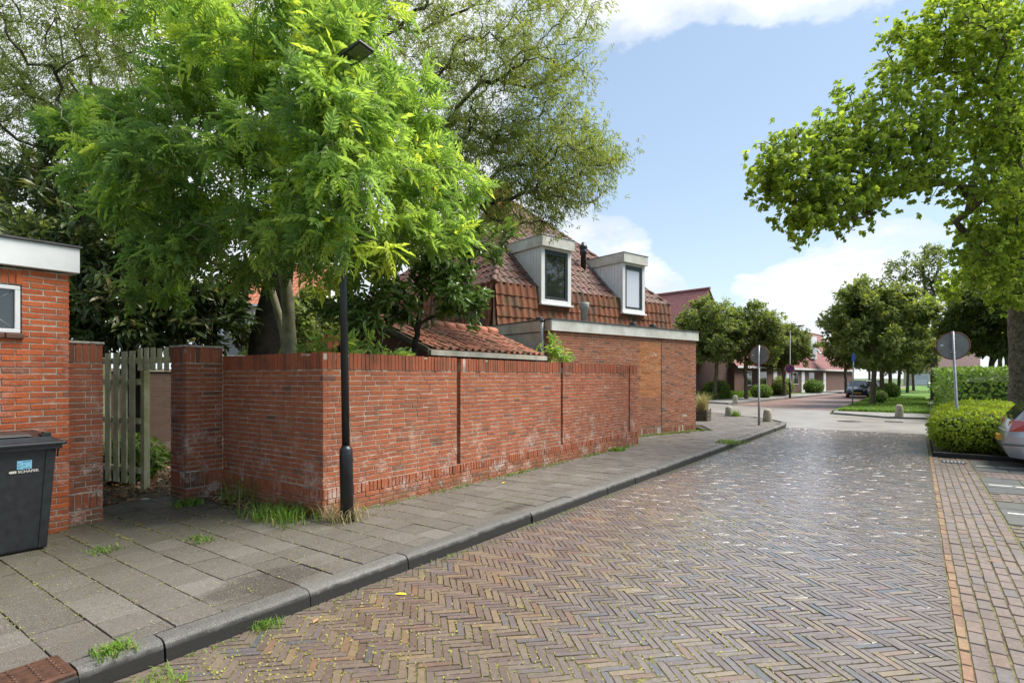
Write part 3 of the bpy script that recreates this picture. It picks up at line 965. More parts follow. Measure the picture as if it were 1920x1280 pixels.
# --- gate piers
def pier(x, y0, y1, depth, h, label, root):
    """front face at x facing +x, from y0 to y1; side face at y0 facing -y"""
    r_ = empty('gate_pier', root, label, 'gate pier', 'brick piers beside the garden gate')
    P = brick_protos(M['brick_pier'], n=6)
    n_ = int((h - .21 - .33) / .0615)
    zb = h - .21 - n_ * .0615
    b = wall_bricks((x, y0), (0, 1), (1, 0), y1 - y0, zb, n_, t0=(0, .058))
    b += wall_bricks((x - depth, y0), (1, 0), (0, -1), depth, zb, n_, t1=(.058, 0))
    b += wall_bricks((x, y1 + .0), (-1, 0), (0, 1), depth, zb, n_, t0=(.058, .0))
    b += wall_bricks((x, y0), (0, 1), (1, 0), y1 - y0, -.03, 3, pitch=.06, t0=(0, .058))
    b += wall_bricks((x - depth, y0), (1, 0), (0, -1), depth, -.03, 3, pitch=.06, t1=(.058, 0))
    place(r_, P, b, rid(len(b), 6), 'brick', M['brick_pier'], 300, 'bricks')
    S = soldier_protos(M['brick_pier'], .06)
    c = soldier_bricks((x, y0), (0, 1), (1, 0), y1 - y0, h - .20, .2, proud=.004)
    c += soldier_bricks((x - depth, y0), (1, 0), (0, -1), depth - .062, h - .20, .2, proud=.004)
    c += soldier_bricks((x, y0), (0, 1), (1, 0), y1 - y0, .165, zb - .180, proud=.004)
    c += soldier_bricks((x - depth, y0), (1, 0), (0, -1), depth - .062, .165, zb - .180, proud=.004)
    place(r_, S, c, rid(len(c), 6), 'soldier_brick', M['brick_pier'], 300)
    MB().box(x - depth + .008, x - .005, y0 + .005, y1 - .008, -.05, h - .012).build('mortar', M['mortar_dark'], r_)
    mb = MB().box(x - depth - .012, x + .012, y0 - .012, y1 + .012, h + .002, h + .03)
    mb.build('cap', M['mortar'], r_, .008)
    return r_


pier(-7.40, 2.075, 2.40, .34, 1.97, 'narrow brick gate pier against the orange brick outbuilding', (-7.5, 2.24, 0))
pier(-7.72, 3.42, 3.895, .44, 2.0, 'wide dark brick gate pier where the long garden wall begins', (-7.9, 3.66, 0))

# ------------------------------------------------------------------ outbuilding at the left
OX, OY = -7.26, 2.05
ob = empty('outbuilding', (OX - 1.5, 0, 0), 'orange brick outbuilding with flat roof and white fascia behind the black bin', 'outbuilding')
b = wall_bricks((OX, -3.0), (0, 1), (1, 0), 5.05, -.02, 44, t1=(0, .058), holes=[(4.10, 4.665, 2.03, 2.66)], half=.5)
b += wall_bricks((OX, OY), (-1, 0), (0, 1), 3.0, -.02, 44, t0=(.058, 0))
P = brick_protos(M['brick_out'])
place(ob, P, b, rid(len(b), 8), 'brick', M['brick_out'], 300, 'bricks')
S = soldier_protos(M['brick_out'], .06)
c = soldier_bricks((OX, 1.09), (0, 1), (1, 0), .585, 2.535, .135)
place(ob, S, c, rid(len(c), 6), 'lintel_brick', M['brick_out'])
mb = MB()
mb.box(OX - 3.0 + .01, OX - .0045, -2.99, 1.10, -.05, 2.69)
mb.box(OX - 3.0 + .01, OX - .0045, 1.665, OY - .008, -.05, 2.69)
mb.box(OX - 3.0 + .01, OX - .008, 1.10, 1.665, -.05, 2.03)
mb.box(OX - 3.0 + .01, OX - .012, 1.10, 1.665, 2.525, 2.69)
mb.box(OX - 3.0 + .01, OX - .12, 1.10, 1.665, 2.03, 2.525)
mb.build('mortar', M['mortar'], ob)
fa = MB().box(OX - 3.1, OX + .065, -3.0, OY + .075, 2.705, 2.965).build('fascia', M['white'], ob, .006)
MB().box(OX - 3.12, OX + .085, -3.0, OY + .095, 2.967, 2.99).build('roof_edge', M['roof_felt'], ob, .004)
w = MB().box(OX - .09, OX - .008, 1.11, 1.655, 2.045, 2.085).box(OX - .09, OX - .008, 1.11, 1.655, 2.475, 2.515).box(OX - .09, OX - .010, 1.612, 1.655, 2.085, 2.475).box(OX - .09, OX - .010, 1.11, 1.153, 2.085, 2.475).build('window', M['white'], ob, .005)
MB().box(OX - .06, OX - .045, 1.15, 1.615, 2.08, 2.48).build('pane', M['glass'], w)
le = MB()
yc, zc = 1.38, 2.28
for a_ in range(4):
    sy, sz = ((1, 1), (1, -1), (-1, 1), (-1, -1))[a_]
    le.tube([(OX - .042, yc + sy * .07, zc + sz * .06), (OX - .042, yc + sy * .232, zc + sz * .195)], .0035, 5)
le.tube([(OX - .042, yc + .1 * math.cos(t), zc + .09 * math.sin(t)) for t in np.linspace(0, 2 * math.pi, 13)], .0035, 5, False)
le.build('lead_strips', M['zinc'], w)
for i in range(4):
    MB().box(OX - .1, OX + .035, 1.09 + i * .148, 1.09 + i * .148 + .142, 1.985, 2.04).build('sill_tile', M['brick_dark'], ob, .012)

# ------------------------------------------------------------------ wheelie bin
bn = empty('wheelie_bin', (-6.86, 1.48, 0), 'black plastic wheelie bin with a blue sticker in front of the orange brick outbuilding', 'bin')
z0, z1 = .06, .965
lo = [(-7.06, 1.26), (-6.615, 1.26), (-6.615, 1.70), (-7.06, 1.70)]
hi = [(-7.18, 1.21), (-6.545, 1.21), (-6.545, 1.755), (-7.18, 1.755)]
MB().add([(x, y, z0 - .05) for x, y in lo] + [(x, y, z1) for x, y in hi], [(3, 2, 1, 0), (4, 5, 6, 7), (0, 1, 5, 4), (1, 2, 6, 5), (2, 3, 7, 6), (3, 0, 4, 7)]).build('body', M['bin'], bn, .028, 3)
# corner ribs on the front
for ya, yb in ((1.205, 1.262), (1.672, 1.748)):
    cx = MB()
    lx, hx = -6.606, -6.537
    yl = (ya if ya < 1.4 else ya - .045) + (.045 if ya < 1.4 else 0); yl2 = (yb if ya < 1.4 else yb - .05) + (.045 if ya < 1.4 else 0)
    cx.add([(lx - .03, yl, .02), (lx, yl, .02), (lx, yl2, .02), (lx - .03, yl2, .02), (hx - .03, ya, .93), (hx, ya, .93), (hx, yb, .93), (hx - .03, yb, .93)], [(3, 2, 1, 0), (4, 5, 6, 7), (0, 1, 5, 4), (1, 2, 6, 5), (2, 3, 7, 6), (3, 0, 4, 7)])
    cx.build('front_rib', M['bin'], bn, .008)
rim = MB()
rim.box(-7.19, -6.50, 1.18, 1.785, .94, .985)
rim.extr([(-6.53, 1.75, .86), (-6.56, 1.75, .86), (-6.53, 1.75, .94), (-6.50, 1.75, .94)][::1], (0, .012, 0))
rim.build('rim', M['bin'], bn, .012)
lid = MB()
lid.add([(-7.20, 1.165, .988), (-6.472, 1.165, .978), (-6.472, 1.815, .978), (-7.20, 1.815, .988), (-7.20, 1.165, 1.03), (-6.472, 1.165, 1.012), (-6.472, 1.815, 1.012), (-7.20, 1.815, 1.03)], [(3, 2, 1, 0), (4, 5, 6, 7), (0, 1, 5, 4), (1, 2, 6, 5), (2, 3, 7, 6), (3, 0, 4, 7)])
lid.add([(-7.17, 1.20, 1.02), (-6.535, 1.20, 1.005), (-6.535, 1.765, 1.005), (-7.17, 1.765, 1.02), (-7.13, 1.23, 1.085), (-6.60, 1.23, 1.052), (-6.60, 1.735, 1.052), (-7.13, 1.735, 1.085)], [(3, 2, 1, 0), (4, 5, 6, 7), (0, 1, 5, 4), (1, 2, 6, 5), (2, 3, 7, 6), (3, 0, 4, 7)])
lid = lid.build('lid', M['bin_lid'], bn, .012)
MB().add([(-6.95, 1.27, 1.078), (-6.62, 1.27, 1.062), (-6.62, 1.60, 1.062), (-6.95, 1.60, 1.078), (-6.93, 1.29, 1.100), (-6.65, 1.29, 1.085), (-6.65, 1.57, 1.085), (-6.93, 1.57, 1.100)], [(3, 2, 1, 0), (4, 5, 6, 7), (0, 1, 5, 4), (1, 2, 6, 5), (2, 3, 7, 6), (3, 0, 4, 7)]).build('paper_flap', M['flap'], lid, .008)
MB().box(-6.70, -6.63, 1.675, 1.735, 1.052, 1.092).box(-6.72, -6.60, 1.655, 1.675, 1.05, 1.075).build('latch', M['black_plastic'], lid, .006)
for yw in (1.20, 1.70):
    o_ = MB().tube([(-7.12, yw, .1), (-7.12, yw + .06, .1)], .1, 18).build('wheel', M['black_plastic'], bn)
MB().tube([(-7.215, 1.22, 1.0), (-7.215, 1.75, 1.0)], .016, 10).build('handle', M['black_plastic'], bn)


def bin_front_x(z): return -6.615 + (z - .01) * (.07 / .955) + .004


stk = MB()
za, zb_ = .775, .852
stk.add([(bin_front_x(za), 1.468, za), (bin_front_x(za), 1.572, za), (bin_front_x(zb_), 1.572, zb_), (bin_front_x(zb_), 1.468, zb_)], [(0, 1, 2, 3)])
stk.add([(bin_front_x(za) - .003, 1.468, za), (bin_front_x(za) - .003, 1.572, za), (bin_front_x(zb_) - .003, 1.572, zb_), (bin_front_x(zb_) - .003, 1.468, zb_)], [(3, 2, 1, 0)])
stk = stk.build('sticker', M['sticker'], bn)
pr = MB()
for (ya, yb, z_) in ((1.508, 1.530, .836), (1.531, 1.562, .838), (1.474, 1.488, .820), (1.510, 1.527, .808), (1.474, 1.505, .798), (1.474, 1.486, .787), (1.512, 1.534, .784), (1.537, 1.558, .785)):
    pr.add([(bin_front_x(z_) + .0012, ya, z_), (bin_front_x(z_) + .0012, yb, z_), (bin_front_x(z_ + .005) + .0012, yb, z_ + .005), (bin_front_x(z_ + .005) + .0012, ya, z_ + .005)], [(0, 1, 2, 3)])
pr.build('sticker_print', M['print'], stk)


def text_on(name, body, size, loc, rot, mat, parent, xs=1.0, bold=0.0):
    cu = bpy.data.curves.new(name, 'FONT')
    cu.body = body; cu.size = size; cu.extrude = 0.0006; cu.offset = bold
    cu.materials.append(mat)
    tmp = bpy.data.objects.new(name, cu); col.objects.link(tmp)
    dg = bpy.context.evaluated_depsgraph_get()
    me = bpy.data.meshes.new_from_object(tmp.evaluated_get(dg))
    bpy.data.objects.remove(tmp)
    o = link(name, me, parent)
    off = rootloc(parent)
    o.location = Vector(loc) - off
    o.rotation_euler = rot
    o.scale = (xs, 1, 1)
    return o


tilt = math.atan(.07 / .955)
zt = .742
text_on('lettering', 'SCHÄFER', .032, (bin_front_x(zt) + .0025, 1.474, zt), (R(90) - 0.0, 0, R(90)), M['letter'], bn, 1.12, .0007).rotation_euler = (R(90) + tilt * -1, 0, R(90))
lg = MB()
for ya, yb, h in ((1.412, 1.424, .3), (1.4255, 1.438, .85), (1.4395, 1.451, .85), (1.4525, 1.464, .85)):
    zc = zt + .011; hh = .013 * h; h2 = .013 * (1 if h < .5 else .85)
    lg.add([(bin_front_x(zc) + .003, ya, zc - hh), (bin_front_x(zc) + .003, yb, zc - h2), (bin_front_x(zc) + .003, yb, zc + h2), (bin_front_x(zc) + .003, ya, zc + hh)], [(0, 1, 2, 3)])
lg.build('logo', M['letter'], bn)

# ------------------------------------------------------------------ picket screen in the gate opening
gt = empty('picket_gate', (-9.0, 3.3, 0), 'weathered pale green wooden picket gate between the two brick piers', 'gate')
gx0, gy0, gx1, gy1 = -8.12, 3.42, -9.98, 3.12
gl = math.hypot(gx1 - gx0, gy1 - gy0); ge = ((gx1 - gx0) / gl, (gy1 - gy0) / gl, 0); gn = (-ge[1] * -1, -ge[0], 0)
gn = (ge[1], -ge[0], 0)
if gn[1] > 0: gn = (-gn[0], -gn[1], 0)
org = (gx0, gy0, 0)
for t in (.06, .21, .36, .51, .66):
    MB().obox(org, ge, gn, (0, 0, 1), t, t + .085, 0, .022, 1.70 + random.gauss(0, .008), 2.0 + random.gauss(0, .01)).build('picket', M['wood_pale'], gt, .003)
for t in (.83, 1.02, 1.22, 1.43, 1.66):
    MB().obox(org, ge, gn, (0, 0, 1), t, t + .125, 0, .022, .10, 1.965 + random.gauss(0, .01)).build('picket', M['wood_pale'], gt, .003)
MB().obox(org, ge, gn, (0, 0, 1), 0.0, 1.8, -.04, -.002, 1.80, 1.885).build('rail', M['wood_pale'], gt, .003)
MB().obox(org, ge, gn, (0, 0, 1), .76, 1.8, -.04, -.002, 1.50, 1.585).build('rail', M['wood_pale'], gt, .003)
MB().obox(org, ge, gn, (0, 0, 1), .76, 1.8, -.04, -.002, .95, 1.03).build('rail', M['wood_pale'], gt, .003)
MB().obox(org, ge, gn, (0, 0, 1), .76, 1.8, -.04, -.002, .25, .33).build('rail', M['wood_pale'], gt, .003)
MB().obox(org, ge, gn, (0, 0, 1), .71, .80, -.13, -.045, -.02, 1.80).build('post', M['wood_pale'], gt, .005)
MB().obox(org, ge, gn, (0, 0, 1), 1.78, 1.87, -.13, -.045, -.02, 1.90).build('post', M['wood_pale'], gt, .005)

# ------------------------------------------------------------------ street lamp
lp = empty('street_lamp', (-5.15, 3.98, 0), 'black steel street lamp with flat LED head at the corner of the garden wall', 'street lamp')
bx, by = -5.15, 3.98
lean = lambda z: (bx - .066 * z / 5.0, by - .048 * z / 5.0, z)
MB().tube([lean(-.05), lean(.72), lean(.80), lean(.845)], [.073, .073, .071, .046], 20).build('base_sleeve', M['lamp_black'], lp)
MB().tube([lean(.83), lean(2.6), lean(4.95)], [.044, .040, .034], 18).build('pole', M['lamp_black'], lp)
hx, hy, hz = lean(4.93)
MB().tube([(hx, hy, hz), (hx + .02, hy, hz + .10), (hx + .10, hy + .01, hz + .15)], [.036, .036, .036], 12).build('bracket', M['lamp_grey'], lp)
ca, sa = math.cos(R(14)), math.sin(R(14))
hex_, hey, hez = (ca, 0.12, sa), (-.12, 1, 0), (-sa, 0, ca)
hd = MB()
o3 = (hx, hy, hz + .14)
def HB(x, y, z): return Vector(o3) + Vector(hex_) * x + Vector(hey) * y + Vector(hez) * z
hd.add([HB(0.0, -.075, 0), HB(.15, -.115, 0), HB(.42, -.115, 0), HB(.42, .115, 0), HB(.15, .115, 0), HB(0.0, .075, 0),
        HB(0.0, -.06, .075), HB(.15, -.10, .07), HB(.415, -.105, .035), HB(.415, .105, .035), HB(.15, .10, .07), HB(0.0, .06, .075)],
       [(5, 4, 3, 2, 1, 0), (6, 7, 8, 9, 10, 11)] + [(i, (i + 1) % 6, 6 + (i + 1) % 6, 6 + i) for i in range(6)])
hd = hd.build('lamp_head', M['lamp_grey'], lp, .008)
MB().obox(o3, hex_, hey, hez, .20, .39, -.09, .09, -.008, .002).build('lens', M['lens'], hd, .003)

# ------------------------------------------------------------------ garage (side extension of the house), turned 15 degrees from the road
C1 = np.array([-7.05, 11.35]); E1 = np.array([.2598, .9657]); E2 = np.array([-.9657, .2598])
def HP(s, k, z): q = C1 + E1 * s + E2 * k; return (q[0], q[1], z)
E1v, E2v = (E1[0], E1[1], 0), (E2[0], E2[1], 0)
ga = empty('garage', HP(3, 1.5, 0), 'flat roofed red brick garage with white fascia beyond the garden wall', 'garage')
GL = 6.03
nf = (-E2[0], -E2[1])
b = wall_bricks(HP(0, 0, 0)[:2], E1, nf, GL, .20, 41, t1=(0, .058), t0=(.058, 0), holes=[(3.305, 4.28, 1.06, 2.597)])
b += wall_bricks(HP(0, 0, 0)[:2], E1, nf, GL, -.03, 1, pitch=.06)
b += wall_bricks(HP(GL, 0, 0)[:2], E2, E1, 3.0, -.03, 45, t0=(.058, 0))
b += wall_bricks(HP(0.0, 0.0, 0)[:2], E2, (-E1[0], -E1[1]), .34, .2, 41, t0=(0, .058))
P = brick_protos(M['brick_gar'])
place(ga, P, b, rid(len(b), 8), 'brick', M['brick_gar'], 300, 'bricks')
b = wall_bricks(HP(3.315, 0, 0)[:2], E1, nf, .955, 1.061, 25, pitch=.0615)
P = brick_protos(M['brick_patch'], n=4)
place(ga, P, b, rid(len(b), 4), 'infill_brick', M['brick_patch'], 300, 'infill_bricks')
S = soldier_protos(M['brick_gar'], .06)
c = soldier_bricks(HP(0, 0, 0)[:2], E1, nf, GL, .04, .15)
place(ga, S, c, rid(len(c), 6), 'plinth_brick', M['brick_gar'], 300, 'plinth_bricks')
mb = MB().obox(HP(0, 0, 0), E1v, E2v, (0, 0, 1), .005, GL - .008, .004, 3.0, -.05, 2.715)
mb.build('mortar', M['mortar'], ga)
MB().obox(HP(0, 0, 0), E1v, E2v, (0, 0, 1), -.05, GL + .06, -.055, .0, 2.722, 2.985).build('fascia', M['fascia'], ga, .004)
MB().obox(HP(0, 0, 0), E1v, E2v, (0, 0, 1), -.053, -.003, .003, 2.95, 2.722, 2.983).build('fascia', M['fascia_side'], ga, .004)  # left side of the white fascia: its shade is put into a darker colour
MB().obox(HP(0, 0, 0), E1v, E2v, (0, 0, 1), GL + .003, GL + .055, .003, 2.95, 2.722, 2.983).build('fascia', M['fascia'], ga, .004)
MB().obox(HP(0, 0, 0), E1v, E2v, (0, 0, 1), -.07, GL + .08, -.075, 2.98, 2.987, 3.012).build('flat_roof', M['roof_felt'], ga, .004)
MB().obox(HP(0, 0, 0), E1v, E2v, (0, 0, 1), -.02, -.004, .40, 2.5, 1.5, 2.70).build('side_panel', M['fascia_side'], ga, .004)
# vertical movement joint right of the infill
MB().obox(HP(0, 0, 0), E1v, E2v, (0, 0, 1), 4.283, 4.296, -.006, .01, .2, 2.715).build('movement_joint', M['joint_dark'], ga)
pz = HP(-.10, .22, 0)
MB().tube([(pz[0], pz[1], 1.2), (pz[0], pz[1], 2.95)], .045, 14).build('downpipe', M['zinc'], ga)
MB().lathe((pz[0], pz[1], 2.93), [(.05, 0), (.055, .05), (.03, .07)], 14).build('pipe_cap', M['black_plastic'], ga)
pz = HP(3.1, 1.9, 0)
MB().lathe((pz[0], pz[1], 3.0), [(.10, 0), (.10, .62), (.155, .66), (.155, .82), (.15, .84)], 16).build('flue', M['grey_pipe'], ga)
for s_, k_ in ((1.05, 1.6), (4.15, .9), (5.1, .9)):
    pz = HP(s_, k_, 0)
    MB().lathe((pz[0], pz[1], 3.0), [(.085, 0), (.085, .12), (.13, .13), (.13, .17), (.10, .20), (.11, .22), (.09, .24)], 14).build('roof_vent', M['black_plastic'], ga)

# ------------------------------------------------------------------ house with mansard-like tiled roof
KH, S0, S1, DH = 2.5, .16, 8.18, 10.0
ho = empty('house', HP(4, 6, 0), 'brick house with steep brown tiled hip roof and two white dormers', 'house')
mb = MB().obox(HP(0, 0, 0), E1v, E2v, (0, 0, 1), S0 + .1, S1 - .1, KH + .51, KH + DH - .1, -.05, 3.12)
mb.build('wall', M['brick_dark'], ho)
ZK, ZA, HM = 4.2, 8.1, (S1 - S0) / 2
r0 = [HP(S0 - .1, KH - .12, 3.0), HP(S1 + .1, KH - .12, 3.0), HP(S1 + .1, KH + DH + .1, 3.0), HP(S0 - .1, KH + DH + .1, 3.0)]
r1 = [HP(S0, KH, ZK), HP(S1, KH, ZK), HP(S1, KH + DH, ZK), HP(S0, KH + DH, ZK)]
r2 = [HP(S0 + HM, KH + HM, ZA), HP(S0 + HM, KH + DH - HM, ZA)]
rf = MB().add(r0 + r1 + r2, [(0, 1, 5, 4), (1, 2, 6, 5), (2, 3, 7, 6), (3, 0, 4, 7), (4, 5, 8), (5, 6, 9, 8), (6, 7, 9), (7, 4, 8, 9), (3, 2, 1, 0)]).build('roof', M['tile_house'], ho)


def pantile(w, l, amp=.028, th=.02):
    n = 6
    xs = np.linspace(-.5, .5, n + 1)
    prof_ = amp * np.array([.25, -.55, -.9, -.4, .75, 1.0, .3])
    v = [(x * w * 1.06, 0, prof_[i] + th) for i, x in enumerate(xs)] + [(x * w * 1.06, l * 1.12, prof_[i] - th * .3) for i, x in enumerate(xs)] + [(x * w * 1.06, .004, prof_[i] - th * .6) for i, x in enumerate(xs)]
    f = [(i, i + 1, n + 2 + i, n + 1 + i) for i in range(n)] + [(2 * n + 2 + i, 2 * n + 3 + i, i + 1, i) for i in range(n)]
    return np.array(v), np.array(f)


def roof_tiles(o, ev, up, nrm, ranges, w, l):
    """ranges(t) -> (s0, s1) along ev at slope distance t"""
    o, ev, up, nrm = (np.array(q, float) for q in (o, ev, up, nrm))
    res = []
    t = 0.0; k = 0
    while True:
        rg = ranges(t)
        if rg is None: break
        a, b_ = rg
        i0, i1 = math.ceil(a / w), math.floor(b_ / w)
        for i in range(i0, i1 + 1):
            s_ = (i + .0) * w
            if s_ < a + w * .3 or s_ > b_ - w * .3: continue
            p = o + ev * (s_ + random.gauss(0, .004)) + up * (t + random.gauss(0, .006)) + nrm * (.035 + random.gauss(0, .004))
            res.append((s_, t, frame(p, ev + up * random.gauss(0, .012), up, nrm + ev * random.gauss(0, .02))))
        t += l; k += 1
    return res


def plane(o, a, b, upd):
    """frame of a roof plane from its lower edge a->b and a point upd above"""
    o = np.array(o); e = np.array(b) - np.array(a); e /= np.linalg.norm(e)
    u = np.array(upd) - np.array(a); u -= e * (u @ e); u /= np.linalg.norm(u)
    n = np.cross(e, u)
    if n[2] < 0: n = -n
    return e, u, n


PTH = [proto('tile', *pantile(.25, .345), M['tile_house'], k / 8) for k in range(8)]
PHU = [proto('hung_tile', *pantile(.25, .32, amp=.02), M['tile_hung'], k / 8) for k in range(8)]
slope_len = math.hypot(HM, ZA - ZK)
DORM = [(1.78, 2.98), (5.40, 6.55)]
TM, HMx = [], []
# front slope
e, u, n = plane(r1[0], r1[0], r1[1], r2[0])
LN = S1 - S0
for s_, t, m_ in roof_tiles(r1[0], e, u, n, lambda t: (t / slope_len * HM, LN - t / slope_len * HM) if t < slope_len - .2 else None, .25, .345):
    if any(a - S0 - .1 < s_ < b_ - S0 + .1 for a, b_ in DORM) and t < 2.1: continue
    TM.append(m_)
# left slope (faces the garden)
e, u, n = plane(r1[3], r1[3], r1[0], r2[0])
TM += [m_ for s_, t, m_ in roof_tiles(r1[3], e, u, n, lambda t: (t / slope_len * HM, DH - t / slope_len * HM) if t < slope_len - .2 else None, .25, .345)]
place(rf, PTH, TM, rid(len(TM), 8), 'tile', M['tile_house'], 300, 'tiles')
# hung band, front and left
for a, b_, c_, LL in ((r0[0], r0[1], r1[0], LN), (r0[3], r0[0], r1[3], DH)):
    e, u, n = plane(a, a, b_, c_)
    outw = np.array([nf[0], nf[1], 0]) if LL == LN else -np.array(E1v)
    if n @ outw < 0: n = -n
    for s_, t, m_ in roof_tiles(a, e, u, n, lambda t: (.0, LL + .2) if t < 1.15 else None, .25, .30):
        if LL == LN and any(q0 - S0 < s_ - .1 < q1 - S0 for q0, q1 in DORM) and t > .75: continue
        HMx.append(m_)
place(rf, PHU, HMx, rid(len(HMx), 8), 'hung_tile', M['tile_hung'], 300, 'hung_tiles')
# hip and ridge tiles
def ridge_run(a, b_, r_, mat, parent, name='ridge_tile', step=.36):
    a, b_ = Vector(a), Vector(b_); L = (b_ - a).length; n_ = max(1, int(L / step)); d = (b_ - a) / n_
    for i in range(n_):
        p, q = a + d * i - d * .06, a + d * (i + 1)
        MB().tube([p, q], [r_ * 1.12, r_ * .95], 9).build(name, mat, parent)
up1 = lambda p, dz: (p[0], p[1], p[2] + dz)
ridge_run(up1(r1[1], .03), up1(r2[0], .03), .085, M['tile_house'], rf, 'hip_tile')
ridge_run(up1(r1[0], .03), up1(r2[0], .03), .085, M['tile_house'], rf, 'hip_tile')
ridge_run(up1(r2[0], .03), up1(r2[1], .03), .09, M['tile_house'], rf)
# chimney
q = HP(4.1, 7.4, 0)
MB().obox((q[0], q[1], 0), E1v, E2v, (0, 0, 1), -.4, .4, -.4, .4, 7.4, 8.95).build('chimney', M['brick_gar'], ho, .01)
MB().obox((q[0], q[1], 0), E1v, E2v, (0, 0, 1), -.46, .46, -.46, .46, 8.952, 9.08).build('chimney_cap', M['concrete'], ho, .01)
# dormers
for di, (a, b_) in enumerate(DORM):
    o = HP(0, 0, 0)
    z0, z1 = 3.80, 5.42
    F = lambda mb, s0, s1, k0, k1, za, zb: mb.obox(o, E1v, E2v, (0, 0, 1), s0, s1, k0, k1, za, zb)
    kf = KH - .17
    dm = F(MB(), a + .03, b_ - .03, kf + .05, KH + 1.55, z0 + .05, z1).build('dormer', M['cheek'], ho)
    for side in (a, b_ - .022):
        bd = MB(); kk = kf + .1; j = 0
        while kk < KH + 1.5:
            F(bd, side - .002, side + .024, kk, kk + .118, z0, z1 - .003); kk += .128
        bd.build('cheek_boards', M['cheek'], dm, .004)
    fr = MB(); w_ = .13
    F(fr, a - .01, a + w_, kf, kf + .09, z0 - .02, z1); F(fr, b_ - w_, b_ + .01, kf, kf + .09, z0 - .02, z1)
    F(fr, a + w_, b_ - w_, kf + .002, kf + .09, z1 - .06, z1); F(fr, a + w_, b_ - w_, kf + .002, kf + .09, z0 - .02, z0 + .10)
    fr.build('window_frame', M['white'], dm, .006)
    F(MB(), a - .05, b_ + .05, kf - .06, kf + .08, z0 - .075, z0 - .022).build('sill', M['white'], dm, .006)
    sa_ = MB()
    F(sa_, a + w_ + .002, a + w_ + .09, kf + .02, kf + .08, z0 + .102, z1 - .062); F(sa_, b_ - w_ - .09, b_ - w_ - .002, kf + .02, kf + .08, z0 + .102, z1 - .062)
    F(sa_, a + w_ + .09, b_ - w_ - .09, kf + .022, kf + .08, z1 - .20, z1 - .062); F(sa_, a + w_ + .09, b_ - w_ - .09, kf + .022, kf + .08, z0 + .102, z0 + .18)
    sa_.build('sash', M['sash'], dm, .004)
    F(MB(), a + w_ + .08, b_ - w_ - .08, kf + .045, kf + .06, z0 + .17, z1 - .19).build('pane', M['glass'] if di == 0 else M['blind'], dm)
    F(MB(), a - .06, b_ + .06, kf - .10, KH + 1.8, z1 + .002, z1 + .31).build('fascia', M['fascia'], dm, .006)
    F(MB(), a - .075, b_ + .075, kf - .115, KH + 1.9, z1 + .312, z1 + .335).build('roof_edge', M['zinc'], dm, .004)
    lead = MB().extr([HP(a - .10, KH + .02, 4.24), HP(a - .02, KH + .02, 4.24), HP(a - .02, KH + 1.5, 5.70), HP(a - .10, KH + 1.5, 5.70)], (0, 0, .05))
    lead.build('lead_flashing', M['zinc'], dm)
q = HP(4.9, KH + 1.15, 0)
MB().lathe((q[0], q[1], 5.2), [(.09, 0), (.09, .62), (.12, .63), (.12, .78), (.10, .80), (.14, .84), (.14, .90), (.10, .96), (.05, 1.05)], 14).build('flue', M['black_plastic'], ho)

# ------------------------------------------------------------------ garden shed behind the wall
sh = empty('garden_shed', (-8.5, 9.2, 0), 'low garden shed with mossy red pantile roof behind the garden wall', 'shed')
SY0, SY1, SE, SR, ZE, ZR = 7.2, 11.05, -7.03, -8.5, 2.13, 2.72
MB().box(-9.85, -7.22, SY0 + .15, SY1 - .1, -.03, 2.06).build('wall', M['brick_dark'], sh)
MB().extr([(-7.22, SY0 + .15, 2.06), (-9.85, SY0 + .15, 2.06), (SR, SY0 + .15, ZR - .1)], (0, SY1 - SY0 - .3, 0)).build('gable', M['brick_dark'], sh)
srf = MB().extr([(SE, SY0, ZE - .02), (SR, SY0, ZR - .02), (2 * SR - SE, SY0, ZE - .02), (2 * SR - SE, SY0, ZE - .07), (SR, SY0, ZR - .07), (SE, SY0, ZE - .07)], (0, SY1 - SY0, 0)).build('roof', M['wood_box'], sh)
PTS = [proto('tile', *pantile(.215, .31, amp=.03), M['tile_shed'], k / 8) for k in range(8)]
TM = []
for a, b_, c_ in (((SE, SY1, ZE), (SE, SY0, ZE), (SR, SY1, ZR)), ((2 * SR - SE, SY0, ZE), (2 * SR - SE, SY1, ZE), (SR, SY0, ZR))):
    e, u, n = plane(a, a, b_, c_)
    sl = math.hypot(SR - SE, ZR - ZE)
    TM += [m_ for s_, t, m_ in roof_tiles(np.array(a) - n * .03, e, u, n, lambda t: (0, SY1 - SY0) if t < sl - .12 else None, .215, .30)]
place(srf, PTS, TM, rid(len(TM), 8), 'tile', M['tile_shed'], 300, 'tiles')
ridge_run((SR, SY0, ZR + .02), (SR, SY1, ZR + .02), .10, M['tile_shed'], srf)
MB().box(SE - .04, SE + .05, SY0, SY1, ZE - .13, ZE - .035).build('eave_board', M['fascia_side'], sh, .004)
MB().extr([(SE, SY0 - .03, ZE - .09), (SR, SY0 - .03, ZR - .09), (SR, SY0 - .03, ZR + .01), (SE, SY0 - .03, ZE + .01)], (0, .025, 0)).build('verge_board', M['wood_box'], sh)

# lean-to canopy between the shed and the garage
cn = empty('canopy', HP(-.1, 3.9, 0), 'weathered flat canopy roof between the shed and the garage', 'canopy')
MB().obox(HP(0, 0, 0), E1v, E2v, (0, 0, 1), .4, 2.6, 3.0, 5.4, 2.86, 2.98).build('roof', M['fascia_side'], cn, .006)
for s_, k_ in ((.5, 5.3), (2.4, 5.3), (.5, 3.15)):
    q = HP(s_, k_, 0); MB().box(q[0] - .05, q[0] + .05, q[1] - .05, q[1] + .05, -.02, 2.86).build('post', M['fascia_side'], cn)

# ------------------------------------------------------------------ trees and plants
def nrm(a):
    return a / np.maximum(np.linalg.norm(a, axis=-1, keepdims=True), 1e-9)


LEAF = {}


